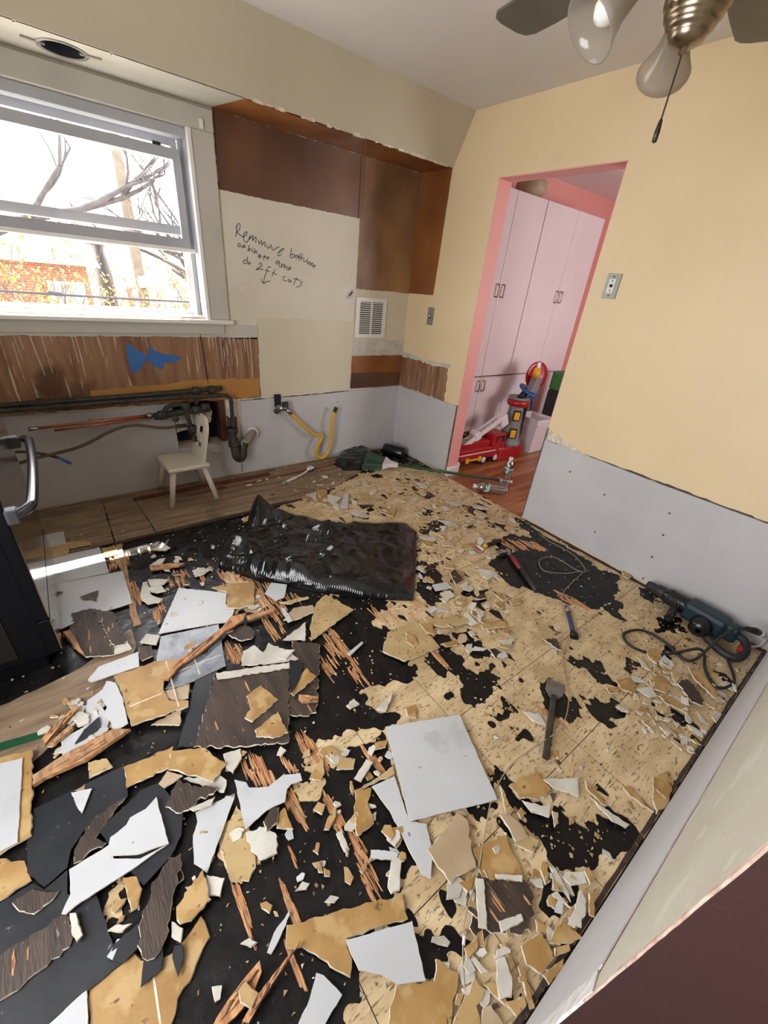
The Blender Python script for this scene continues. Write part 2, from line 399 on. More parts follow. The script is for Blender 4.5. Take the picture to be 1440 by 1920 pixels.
for q, a in (((hx-.10, hy-.005), .12), ((hx+.095, hy-.03), -.2)):
    mt = Matrix.Translation((q[0], q[1], HS)) @ Matrix.Rotation(a, 4, 'Z'); mb.box((-.04, -.008, -.005), (.04, .008, 0), 0, mt)
mb.lathe([(hr, -.003), (hr+.013, -.005), (hr+.015, 0)], Matrix.Translation((hx, hy, HS)), 36)
mb.build('mounting_ring', M['switch'], sof)
ub = MB().prism(jag([(-1.44, -.326), (-.0, -.326), (0, 0), (-1.52, 0)], .06, .004), fF, HS, HS+.012)
ub.build('bare_underside', M['orangeboard'], sof)
mb = MB()
for k in range(46):
    x = -1.42+1.4*rng.random(); s = rng.uniform(.004, .014)
    e = rng.uniform(0, .004); mb.prism(jag([(x-s*2.2, HS-.003-e), (x+s*2.2, HS-.002-e), (x+s*1.8, HS+.004+s*.4), (x-s*1.6, HS+.003+s*.6)], .006, .0015), lambda u, v, t: (u, -.328-t, v), 0, .003+e)
mb.build('torn_paint_edge', M['core'], sof)

# window-wall coverings
def board(name, poly, fn, t, mat, par, jg=0, step=.04, t0=0):
    if jg: poly = jag(poly, step, jg)
    return MB().prism(poly, fn, t0, t).build(name, mat, par)
board('plaster_panel', [(-1.525, 1.806), (-.534, 1.803), (-.534, 1.36), (-.54, 1.135), (-1.335, 1.14), (-1.335, 1.0), (-1.525, 1.0)], fW, .003, M['primer'], wall_w, .002)
board('apron_panel', [(-3.45, 1.015), (-1.335, 1.012), (-1.335, 1.09), (-3.45, 1.09)], fW, .006, M['casing'], wall_w, .005, .03)
board('stained_panel', [(-1.516, 1.806), (-.534, 1.803), (-.534, HS), (-1.516, HS)], fW, .002, M['brownboard'], wall_w, .004, .02)
board('stained_panel', [(-.532, 1.362), (0, 1.362), (0, HS), (-.532, HS)], fW, .002, M['brownpale'], wall_w, .004, .02)
board('corner_batten', [(-.545, 1.81), (-.515, 1.81), (-.515, HS), (-.545, HS)], fW, .008, M['brownboard'], wall_w)
board('side_panel', [(-.324, HS), (-.300, 1.372), (0, 1.362), (0, HS)], fR, .005, M['orangeboard'], wall_r, .002, .04)
board('bare_plaster_band', [(-3.45, .61), (-1.335, .595), (-1.335, 1.012), (-3.45, 1.015)], fW, .003, M['plaster'], wall_w, .005, .03)
board('orange_strip', [(-2.38, .62), (-1.345, .60), (-1.345, .735), (-1.7, .745), (-2.05, .725), (-2.38, .71)], fW, .005, M['orangestrip'], wall_w, .006, .04)
board('board_seam', [(-1.705, .72), (-1.70, .72), (-1.715, 1.05), (-1.72, 1.05)], fW, .006, M['dark'], wall_w)
board('brown_patch', [(-.54, .608), (0, .605), (0, .873), (-.54, .873)], fW, .003, M['orangeboard'], wall_w, .003)
board('brown_patch', [(-.54, .608), (-.30, .607), (-.01, .606), (-.01, .72), (-.54, .74)], fW, .005, M['brownboard'], wall_w, .003)
board('grey_plaster_band', [(-.54, .875), (0, .875), (0, 1.0), (-.54, .985)], fW, .004, M['palegrey'], wall_w, .004)
board('brown_patch', [(0, .612), (0, .86), (-.15, .87), (-.35, .86), (-.585, .872), (-.60, .612)], fR, .003, M['plaster'], wall_r, .008, .02)
board('grey_plaster_band', [(0, .862), (-.59, .874), (-.615, .905), (-.3, .885), (0, .90)], fR, .004, M['palegrey'], wall_r, .004)
# white drips down the plaster band
mb = MB()
for k in range(26):
    x = rng.choice([rng.uniform(-2.8, -2.4), rng.uniform(-1.6, -1.36), rng.uniform(-2.4, -1.6)]); L = rng.uniform(.03, .2)
    w = rng.uniform(.0012, .003); sl = rng.uniform(-.02, .08)*L; mb.prism([(x-w, 1.014), (x+w, 1.014), (x+w*.7+sl, 1.012-L), (x+sl, 1.006-L), (x-w*.7+sl, 1.012-L)], fW, .002, .0045)
mb.build('paint_drips', M['casing'], wall_w)
# drywall sheets
dwl = [('drywall_sheet', [(-3.45, .025), (-1.953, .02), (-1.953, .60), (-2.4, .592), (-3.45, .61)]), ('drywall_sheet', [(-1.95, .02), (-1.525, .02), (-1.535, .28), (-1.95, .285)]),
       ('drywall_sheet', [(-1.52, .025), (-.002, .02), (-.002, .605), (-.8, .583), (-1.495, .58)])]
for nm, p in dwl: board(nm, p, fW, .012, M['drywall'], wall_w, .0015, .05)
board('drywall_scrap', [(-1.945, .40), (-1.84, .42), (-1.72, .45), (-1.70, .53), (-1.945, .525)], fW, .014, M['gypsum'], wall_w, .004, .02, -.004)
board('drywall_scrap', [(-1.59, .47), (-1.53, .47), (-1.53, .575), (-1.60, .575)], fW, .010, M['gypsum'], wall_w, .004, .02)
board('drywall_scrap', [(-1.585, .33), (-1.53, .30), (-1.535, .37), (-1.58, .39)], fW, .008, M['gypsum'], wall_w, .004, .02)
board('lath_patch', [(-1.60, .285), (-1.53, .285), (-1.53, .48), (-1.60, .48)], fW, .003, M['redwood'], wall_w)
# the hole: dark cavity with a stud, pipe and lath
mb = MB(); mb.box((-1.96, .13, .27), (-1.59, .14, .63)); mb.build('cavity_back', M['dark'], wall_w)
MB().box((-1.645, .015, .285), (-1.60, .12, .615)).build('stud', M['redwood'], wall_w)
MB().tube([(-1.735, .06, .285), (-1.74, .06, .615)], .014, 8).build('cavity_pipe', M['iron'], wall_w)
board('drywall_sheet', [(-.758, .02), (-.002, .02), (-.002, .605), (-.758, .612)], fR, .012, M['drywall'], wall_r, .001, .05)
board('drywall_sheet', [(-3.068, .02), (-1.578, .02), (-1.578, .612), (-2.3, .605), (-3.068, .608)], fR, .012, M['drywall'], wall_r, .001, .05)
board('torn_paint_edge', [(-1.58, .612), (-1.72, .608), (-1.9, .606), (-1.9, .615), (-1.75, .64), (-1.58, .69)], fR, .004, M['core'], wall_r, .008, .02)
MB().box((-.014, -1.584, .02), (-.002, -1.576, .69)).build('corner_bead', M['steel'], wall_r)
MB().box((-.014, -.762, .02), (-.002, -.755, .62)).build('corner_bead', M['steel'], wall_r)
board('drywall_sheet', [(-2.128, .02), (-.002, .02), (-.002, .579), (-1.2, .578), (-2.06, .574), (-2.10, .545), (-2.128, .50)], fN, .004, M['drywall'], wall_n, .002, .05)
board('drywall_sheet', [(-2.128, .635), (-2.09, .60), (-1.2, .592), (-.002, .592), (-.002, H), (-2.128, H)], fN, .003, M['nearcream'], wall_n, .003, .05)
board('broken_corner', [(-2.129, .02), (-2.10, .02), (-2.075, .585), (-2.129, .64)], fN, .005, M['gypsum'], wall_n, .004, .03)
board('cut_gap', [(-2.10, .578), (-.002, .578), (-.002, .594), (-2.08, .598)], fN, .0022, M['redwood'], wall_n, .003, .02)
board('cut_gap', [(-3.06, .604), (-1.6, .606), (-1.6, .612), (-2.3, .614), (-3.06, .613)], fR, .0025, M['brownwood'], wall_r, .003, .03)
board('cut_gap', [(-1.495, .575), (-.8, .581), (-.56, .590), (-.56, .594), (-.8, .588), (-1.495, .584)], fW, .0025, M['brownwood'], wall_w, .003, .03)
# chipped pinkish paint on the wall's arris
board('chipped_arris', [(-2.1305, .60), (-2.124, .60), (-2.1225, .8), (-2.125, .95), (-2.122, 1.2), (-2.124, 1.8), (-2.123, H), (-2.1305, H)], fN, .0038, mk('pink_brown_chips', (.42, .26, .20), (.62, .52, .44), 40, .8, .5), wall_n, .0022, .021)
# screws
sc = MB().lathe([(.0005, .0022), (.0045, .0018), (.0048, 0)], None, 8).build('screw', M['dark'], wall_w)
def screw(par, p, d):
    o = bpy.data.objects.new('screw', sc.data); COL.objects.link(o); o.parent = par
    o.matrix_local = axis_mat([p[i]-WPOS[par.name][i] for i in range(3)], d)
first = True
for x, z in ((-2.78, .45), (-2.45, .30), (-2.33, .12), (-2.41, .58), (-1.93, .22), (-1.62, .06), (-1.5, .53), (-1.49, .40), (-1.49, .22), (-1.47, .1), (-1.0, .55), (-1.02, .36), (-1.0, .1), (-.5, .55), (-.5, .36), (-.25, .3), (-.05, .5), (-.05, .2)):
    if first:
        sc.matrix_local = axis_mat([x-WPOS[wall_w.name][0], -.012-WPOS[wall_w.name][1], z-WPOS[wall_w.name][2]], (0, -1, 0)); first = False
    else: screw(wall_w, (x, -.012, z), (0, -1, 0))
for y, z in ((-.1, .55), (-.35, .5), (-.38, .25), (-.7, .55), (-.72, .42), (-.72, .27), (-.73, .12), (-1.62, .56), (-1.63, .42), (-1.64, .28), (-1.64, .14), (-1.66, .04), (-2.0, .30), (-2.35, .35), (-2.36, .18), (-2.12, .14), (-2.42, .10), (-2.0, .56), (-2.7, .5), (-2.68, .28), (-2.75, .12)):
    screw(wall_r, (-.012, y, z), (-1, 0, 0))
# doorway: pink reveals, stub of baseboard
door = MB(); door.box((0.001, -.764, 0), (.125, -.758, 2.067)); door.box((.001, -1.578, 0), (.125, -1.572, 2.067)); door.box((.001, -1.576, 2.061), (.125, -.76, 2.067))
tag(door.build('door_1', M['pink']), 'pink painted doorway opening without a door', kind='structure')
tag(MB().rbox((-.012, -.79, 0), (.13, -.764, .085), .006).build('baseboard_doorway', M['roomwhite']), 'short white baseboard stub at the doorway', kind='structure')
# next room
tag(MB().box((.12, 0, -.02), (3.2, .14, H)).build('wall_next_room', M['pink']), 'pink wall of the next room', kind='structure')
tag(MB().box((3.2, -3.2, -.02), (3.3, .14, H)).build('wall_next_room_end', M['pink']), 'far pink end wall of the next room', kind='structure')
MB().box((.12, -3.2, H-.012), (3.2, 0, H-.002)).build('ceiling_next_room', M['roomwhite']); tag(bpy.data.objects['ceiling_next_room'], 'white ceiling of the next room', kind='structure')
oakf = tag(MB().box((-.02, -3.2, -.03), (3.2, .0, -.006)).build('floor_next_room', M['dark']), 'orange oak strip floor of the next room', kind='structure')
mats = [M['oak'], mk('oak_light', (.44, .18, .065), (.33, .12, .04), 3, .28, .1, stretch=(1, 14, 6)), mk('oak_dark', (.26, .08, .025), (.18, .055, .018), 3, .3, .1, stretch=(1, 14, 6))]
y = -1.7
while y < -.0:
    x = -.012 if -1.576 < y+.03 < -.76 else .125
    x += 0; first = True
    while x < 3.2:
        L = rng.uniform(.5, 1.1) if not first else rng.uniform(.25, .8); first = False
        e = min(3.2, x+L)
        MB().box((x, y, -.006), (e-.0015, min(y+.0565, 0), 0)).build('plank', rng.choice(mats), oakf); x = e
    y += .058

# ------------------------------------------------------------------ window
win = tag(bpy.data.objects.new('window_1', None), 'double hung window over the sink wall, sash raised', kind='structure'); COL.objects.link(win)
win.location = (-2.36, 0, 1.1); WPOS[win.name] = (-2.36, 0, 1.1)
def wb(name, a, b, m, r=.004): return MB().rbox(a, b, r).build(name, M[m], win)
wb('casing', (-1.645, -.022, 1.118), (-1.525, 0, 2.046), 'casing'); wb('casing', (-3.20, -.022, 1.118), (-3.08, 0, 2.046), 'casing'); wb('casing', (-3.20, -.026, 2.046), (-1.524, 0, 2.14), 'casing')
wb('casing_bead', (-1.668, -.03, 1.11), (-1.645, .02, 2.045), 'framewhite'); wb('sill', (-3.22, -.048, 1.092), (-1.505, .06, 1.118), 'white', .008)
wb('apron', (-3.18, -.018, 1.03), (-1.56, -.006, 1.092), 'casing')
wb('liner', (-1.672, .0, 1.118), (-1.645, .135, 2.045), 'frame'); wb('liner', (-3.08, .0, 1.118), (-3.05, .135, 2.045), 'frame'); wb('liner', (-3.05, .001, 2.0), (-1.672, .134, 2.044), 'frame')
wb('track', (-1.699, .066, 1.136), (-1.673, .082, 1.999), 'frame'); wb('track', (-1.695, .137, 1.136), (-1.673, .15, 1.999), 'framewhite')
wb('outer_sill', (-3.06, .06, 1.11), (-1.66, .16, 1.135), 'framewhite')
def sash(name, z0, z1, y, m, rt, rb, st):
    s = MB(); s.box((-3.05, y, z0), (-1.70, y+.03, z0+rb)); s.box((-3.05, y, z1-rt), (-1.70, y+.03, z1)); s.box((-3.05, y+.001, z0+rb), (-3.05+st, y+.029, z1-rt)); s.box((-1.70-st, y+.001, z0+rb), (-1.70, y+.029, z1-rt))
    o = s.build(name, M[m], win); MB().box((-3.05+st, y+.013, z0+rb), (-1.70-st, y+.016, z1-rt)).build('pane', M['glass'], o); return o
sash('raised_sash', 1.49, 1.95, .035, 'frame', .048, .052, .04)
sash('upper_sash', 1.56, 2.0, .085, 'frame', .035, .045, .03)
sash('lower_sash_frame', 1.135, 1.56, .105, 'framewhite', .002, .022, .022)
wb('meeting_rail', (-3.05, .02, 1.474), (-1.675, .045, 1.494), 'framewhite')
wb('sash_lock', (-1.83, .03, 1.948), (-1.79, .05, 1.962), 'darkchain', .003)
wb('curtain_bracket', (-1.60, -.04, 2.05), (-1.58, -.02, 2.09), 'white', .003)
eave = tag(MB().box((-4.5, .16, 2.56), (1.5, .66, 2.60)).build('added_sun_eave', M['white']), 'unseen roof overhang added to trim the sun patch', kind='structure')  # added out of view; its depth cuts the sun patch to a strip

# ------------------------------------------------------------------ floor: black tarred subfloor, tan tile layer, bare planks, splintered ply
floor = tag(MB().box((-3.45, -5, -.03), (-.0, .0, 0)).build('floor', M['tar']), 'torn up kitchen floor of black tar and tan tile backing', kind='structure')
TANS = [
 [(-1.769,-0.674),(-1.256,-0.576),(-0.898,-0.481),(-0.265,-0.332),(0.013,-0.746),(0.09,-0.963),(0.073,-1.505),(0.01,-1.624),(0.045,-2.11),(0.019,-2.558),(0.09,-3.096),(-0.21,-3.078),(-1.178,-3.068),(-1.99,-3.08),(-2.183,-3.046),(-2.387,-2.897),(-2.274,-2.781),(-2.209,-2.761),(-2.122,-2.724),(-2.081,-2.712),(-1.987,-2.69),(-1.965,-2.616),(-2.003,-2.472),(-1.902,-2.47),(-1.867,-2.348),(-2.045,-2.342),(-2.144,-2.337),(-2.16,-2.254),(-2.068,-2.237),(-1.941,-2.173),(-1.801,-2.152),(-1.665,-2.225),(-1.477,-2.056),(-1.577,-1.875),(-1.419,-1.75),(-1.656,-1.608),(-1.699,-0.895)],
 [(-2.375,-2.267),(-2.374,-2.352),(-2.338,-2.394),(-2.361,-2.449),(-2.42,-2.46),(-2.455,-2.463),(-2.455,-2.393),(-2.475,-2.365),(-2.433,-2.328)],
 [(-2.222,-2.316),(-2.156,-2.348),(-2.127,-2.342),(-2.091,-2.338),(-2.102,-2.371),(-2.174,-2.38),(-2.219,-2.385)],
 [(-2.735,-2.27),(-2.679,-2.269),(-2.675,-2.321),(-2.687,-2.353),(-2.726,-2.357)],
 [(-2.481,-0.613),(-2.454,-0.668),(-2.476,-0.824),(-2.524,-0.815)],
 [(-2.05,-1.107),(-1.939,-1.327),(-1.936,-1.5),(-2.022,-1.534),(-2.097,-1.46)],
]
HOLES = [
 [(-0.057,-1.53),(-0.027,-1.604),(-0.042,-1.708),(-0.067,-1.814),(-0.081,-2.117),(-0.106,-2.262),(-0.04,-2.331),(-0.186,-2.418),(-0.344,-2.428),(-0.498,-2.417),(-0.569,-2.374),(-0.604,-2.288),(-0.631,-2.17),(-0.682,-2.087),(-0.747,-2.049),(-0.699,-1.947),(-0.697,-1.85),(-0.582,-1.81),(-0.485,-1.73),(-0.477,-1.663),(-0.321,-1.688),(-0.231,-1.724),(-0.183,-1.764),(-0.107,-1.632)],
 [(-1.364,-2.074),(-1.346,-2.092),(-1.349,-2.168),(-1.392,-2.171),(-1.377,-2.241),(-1.399,-2.317),(-1.366,-2.349),(-1.381,-2.392),(-1.356,-2.439),(-1.428,-2.443),(-1.484,-2.435),(-1.497,-2.408),(-1.472,-2.394),(-1.459,-2.352),(-1.446,-2.276),(-1.439,-2.236),(-1.511,-2.266),(-1.5,-2.163),(-1.424,-2.163)],
 [(-1.272,-2.151),(-1.202,-2.155),(-1.204,-2.226),(-1.213,-2.32),(-1.216,-2.383),(-1.239,-2.402),(-1.242,-2.344),(-1.279,-2.303),(-1.275,-2.245),(-1.287,-2.2)],
 [(-1.359,-2.342),(-1.29,-2.364),(-1.302,-2.433),(-1.356,-2.439),(-1.381,-2.392)],
 [(-1.615,-2.09),(-1.587,-2.13),(-1.585,-2.176),(-1.614,-2.222),(-1.678,-2.241),(-1.722,-2.203),(-1.722,-2.142)],
 [(-1.266,-2.461),(-1.213,-2.469),(-1.204,-2.517),(-1.232,-2.519),(-1.273,-2.504)], [(-1.294,-2.464),(-1.299,-2.487),(-1.298,-2.497),(-1.269,-2.464)],
 [(-1.165,-2.526),(-1.119,-2.549),(-1.13,-2.616),(-1.109,-2.67),(-1.154,-2.735),(-1.232,-2.719),(-1.259,-2.665),(-1.267,-2.605),(-1.223,-2.566)],
 [(-0.941,-2.517),(-0.892,-2.56),(-0.805,-2.627),(-0.858,-2.663),(-0.867,-2.724),(-0.913,-2.715),(-0.946,-2.684),(-0.928,-2.607),(-0.954,-2.579)],
 [(-1.035,-2.668),(-0.998,-2.742),(-0.984,-2.819),(-1.091,-2.812),(-1.14,-2.779),(-1.089,-2.721)],
 [(-0.98,-1.911),(-0.964,-2.039),(-1,-2.033),(-1.025,-1.953)], [(-0.794,-2.237),(-0.75,-2.295),(-0.78,-2.304),(-0.811,-2.261)], [(-0.721,-1.275),(-0.581,-1.308),(-0.619,-1.409),(-0.734,-1.398)], [(-0.781,-1.296),(-0.743,-1.355),(-0.8,-1.399),(-0.821,-1.351)],
 [(-0.413,-2.453),(-0.307,-2.45),(-0.325,-2.489),(-0.472,-2.541),(-0.475,-2.494)], [(-0.734,-2.684),(-0.674,-2.698),(-0.706,-2.737),(-0.767,-2.733)], [(-1.065,-1.597),(-0.995,-1.678),(-1.028,-1.774),(-1.117,-1.881),(-1.239,-1.967),(-1.276,-1.899),(-1.205,-1.76)],
 [(-0.589,-1.146),(-0.532,-1.161),(-0.535,-1.204),(-0.601,-1.198)], [(-0.539,-1.981),(-0.468,-1.982),(-0.532,-2.102),(-0.618,-2.089)],
 [(-0.053,-2.444),(-0.015,-2.513),(-0.096,-2.611),(-0.151,-2.578),(-0.119,-2.481)], [(-0.272,-2.651),(-0.105,-2.714),(-0.235,-2.761),(-0.38,-2.694)], [(-0.469,-2.751),(-0.389,-2.769),(-0.406,-2.802),(-0.515,-2.796),(-0.521,-2.772)], [(-0.405,-2.967),(-0.367,-2.991),(-0.42,-3.041),(-0.478,-3.04),(-0.443,-2.99)],
 [(-1.039,-2.667),(-1.007,-2.683),(-0.984,-2.769),(-0.992,-2.804),(-1.066,-2.748)], [(-1.088,-2.709),(-1.087,-2.746),(-1.035,-2.776),(-1.081,-2.829),(-1.128,-2.823),(-1.156,-2.765)], [(-0.729,-2.681),(-0.69,-2.735),(-0.726,-2.751),(-0.764,-2.708)],
 [(-0.603,-2.976),(-0.507,-3.003),(-0.533,-3.039),(-0.612,-3.012)],
 [(-1.644,-2.655),(-1.614,-2.653),(-1.605,-2.716),(-1.612,-2.758),(-1.566,-2.809),(-1.573,-2.841),(-1.511,-2.813),(-1.49,-2.827),(-1.495,-2.87),(-1.529,-2.884),(-1.542,-2.905),(-1.498,-2.953),(-1.449,-2.932),(-1.394,-2.964),(-1.354,-3.004),(-1.362,-3.047),(-1.46,-3.053),(-1.523,-3.04),(-1.533,-3.023),(-1.568,-3.013),(-1.606,-3.023),(-1.616,-2.995),(-1.673,-2.96),(-1.682,-2.913),(-1.686,-2.878),(-1.687,-2.834),(-1.667,-2.813),(-1.688,-2.744),(-1.671,-2.723)],
 [(-1.81,-2.678),(-1.676,-2.727),(-1.692,-2.747),(-1.771,-2.741),(-1.78,-2.711)], [(-1.752,-2.93),(-1.712,-2.933),(-1.699,-2.977),(-1.668,-3.008),(-1.713,-3.013),(-1.736,-3.01),(-1.801,-3.008),(-1.816,-2.963),(-1.772,-2.944)], [(-2.113,-2.826),(-2.089,-2.847),(-2.102,-2.86),(-2.084,-2.881),(-2.141,-2.89),(-2.137,-2.861)],
 [(-1.341,-2.86),(-1.331,-2.888),(-1.361,-2.935),(-1.376,-2.892)], [(-1.805,-3.042),(-1.776,-3.07),(-1.828,-3.072),(-1.841,-3.059)],
 [(-1.769,-2.08),(-1.634,-2.089),(-1.579,-2.169),(-1.614,-2.222),(-1.684,-2.237),(-1.714,-2.168),(-1.786,-2.116)],
 [(-1.756,-1.778),(-1.528,-1.806),(-1.604,-1.912),(-1.712,-1.982),(-1.773,-1.871)], [(-2.004,-2.122),(-1.878,-2.178),(-1.749,-2.317),(-1.798,-2.345),(-1.916,-2.283),(-2.09,-2.199),(-2.033,-2.147)],
]
g = .0078; T = .33
NX = int(3.05/g); NY = int(3.08/g)
gx = np.arange(NX+1)*g-3.05; gy = np.arange(NY+1)*g-3.07
GX, GY = np.meshgrid(gx, gy, indexing='ij')
Fd = np.full(GX.shape, -1.0)
for p in TANS: Fd = np.maximum(Fd, sdist(GX, GY, p))
for p in HOLES: Fd = np.minimum(Fd, -sdist(GX, GY, p))
Fd = Fd+.034*(vn(GX*9, GY*5, 1)-.5)+.036*(vn(GX*28, GY*15, 2)-.5)+.030*(vn(GX*66, GY*38, 3)-.5)+.018*(vn(GX*125, GY*110, 4)-.5)
# scattered small torn spots
sp = vn(GX*7, GY*6, 11)*.55+vn(GX*30, GY*22, 12)*.45
Fd = np.minimum(Fd, (.725-sp+.10*(vn(GX*80, GY*60, 13)-.5))*.35)
def march(xs, ys, F, zt, zb):
    """polygon mesh of the area F>0 on a grid, zt(x,y) top height, zb bottom; returns MB (mat 0 top, 1 edge)"""
    mb = MB(); idx = {}; vs = []
    def gv(k, x, y):
        if k not in idx: idx[k] = len(vs); vs.append((x, y))
        return idx[k]
    faces = []; edges = []
    nx, ny = len(xs), len(ys)
    for i in range(nx-1):
        for j in range(ny-1):
            c = [(i, j), (i+1, j), (i+1, j+1), (i, j+1)]; val = [F[a, b] for a, b in c]
            if max(val) <= 0: continue
            if min(val) > 0: faces.append([gv(q, xs[q[0]], ys[q[1]]) for q in c]); continue
            poly = []; kinds = []
            for k in range(4):
                a, b = c[k], c[(k+1) % 4]; va, vb = val[k], val[(k+1) % 4]
                if va > 0: poly.append(gv(a, xs[a[0]], ys[a[1]])); kinds.append(0)
                if (va > 0) != (vb > 0):
                    t = va/(va-vb); key = ('e', min(a, b), max(a, b))
                    poly.append(gv(key, xs[a[0]]+(xs[b[0]]-xs[a[0]])*t, ys[a[1]]+(ys[b[1]]-ys[a[1]])*t)); kinds.append(1 if va > 0 else 2)
            if len(poly) < 3: continue
            faces.append(poly)
            for k in range(len(poly)):
                if kinds[k] == 1 and kinds[(k+1) % len(poly)] == 2: edges.append((poly[k], poly[(k+1) % len(poly)]))
    if not faces: return None
    # rectangular border edges
    cnt = {}
    for f_ in faces:
        for k in range(len(f_)):
            a, b = f_[k], f_[(k+1) % len(f_)]; cnt[(a, b)] = 1
    edges = [e for e in cnt if (e[1], e[0]) not in cnt]
    V = [(x, y, zt(x, y)) for x, y in vs]; mb.add(V, faces, 0)
    bm = {}
    for a, b in edges:
        for q in (a, b):
            if q not in bm: bm[q] = len(mb.v); x, y, _ = V[q]; mb.v.append((x, y, zb))
        mb.f.append([b, a, bm[a], bm[b]]); mb.m.append(1); mb.sm.append(False)
    return mb
kx = 0
x = -1.284-T*6
while x < 0:
    y = -2.45-T*2
    while y < 0:
        xs = np.linspace(x+.0012, x+T-.0012, 44); ys = np.linspace(y+.0012, y+T-.0012, 44)
        xs = xs[(xs > -3.04) & (xs < -.004)]; ys = ys[(ys > -3.065) & (ys < -.01)]
        if len(xs) > 1 and len(ys) > 1:
            I = np.clip((xs+3.05)/g, 0, NX-1.001); J = np.clip((ys+3.07)/g, 0, NY-1.001)
            i0 = I.astype(int); j0 = J.astype(int); fx = (I-i0)[:, None]; fy = (J-j0)[None, :]
            Fs = (Fd[np.ix_(i0, j0)]*(1-fx)+Fd[np.ix_(i0+1, j0)]*fx)*(1-fy)+(Fd[np.ix_(i0, j0+1)]*(1-fx)+Fd[np.ix_(i0+1, j0+1)]*fx)*fy
            if Fs.max() > 0:
                tl = (rng.uniform(-.002, .002), rng.uniform(-.002, .002)); h = .004+rng.uniform(-.0006, .0010)
                mb = march(xs, ys, Fs, lambda a, b: h+tl[0]*(a-x)+tl[1]*(b-y), -.001)
                if mb: mb.build('tile', [M['tan'], M['joint']], floor)
        y += T
    x += T
# bare planks under the removed cabinets
for p in ([(-3.4, -.60), (-2.475, -.585), (-2.47, -.005), (-3.4, -.005)], [(-2.466, -.585), (-2.26, -.585), (-2.30, -.005), (-2.466, -.005)],
          [(-2.256, -.58), (-1.30, -.575), (-1.32, -.005), (-2.296, -.005)], [(-1.297, -.57), (-.95, -.52), (-.62, -.36), (-.30, -.2), (-.28, -.005), (-1.316, -.005)]):
    MB().prism(jag(p, .05, .002), fF, 0, .006+rng.uniform(0, .0015)).build('plank', M['plank'], floor)
MB().prism(jag([(-2.475, -.60), (-1.30, -.592), (-1.0, -.545), (-1.0, -.56), (-1.30, -.612), (-2.475, -.618)], .04, .003), fF, 0, .009).build('edge_batten', M['brownwood'], floor)
MB().prism(jag([(-2.50, -1.33), (-2.47, -.60), (-2.44, -.60), (-2.462, -1.0), (-2.47, -1.33)], .03, .004), fF, 0, .006).build('edge_batten', M['splintdark'], floor)
MB().prism(jag([(-3.026,-1.533),(-2.945,-1.503),(-2.742,-1.472),(-2.67,-1.443),(-2.512,-1.337),(-2.512,-1.461),(-2.628,-1.617),(-2.689,-1.72),(-2.811,-1.763),(-2.936,-1.836),(-3.008,-1.822)], .03, .006), fF, 0, .004).build('old_linoleum', M['plank'], floor)
MB().prism([(-2.99,-1.673),(-2.939,-1.668),(-2.8,-1.696),(-2.801,-1.722),(-2.938,-1.7),(-2.989,-1.706)], fF, .004, .007).build('tape_strip', M['green'], floor)
MB().prism(jag([(-2.1, -3.062), (-.0, -3.062), (-.0, -3.052), (-1.2, -3.050), (-2.1, -3.050)], .04, .002), fF, 0, .006).build('edge_batten', M['brownwood'], floor)
MB().prism(jag([(-.035, -3.05), (-.035, -1.6), (-.012, -1.6), (-.012, -3.05)], .04, .004), fF, 0, .007).build('edge_batten', M['brownwood'], floor)
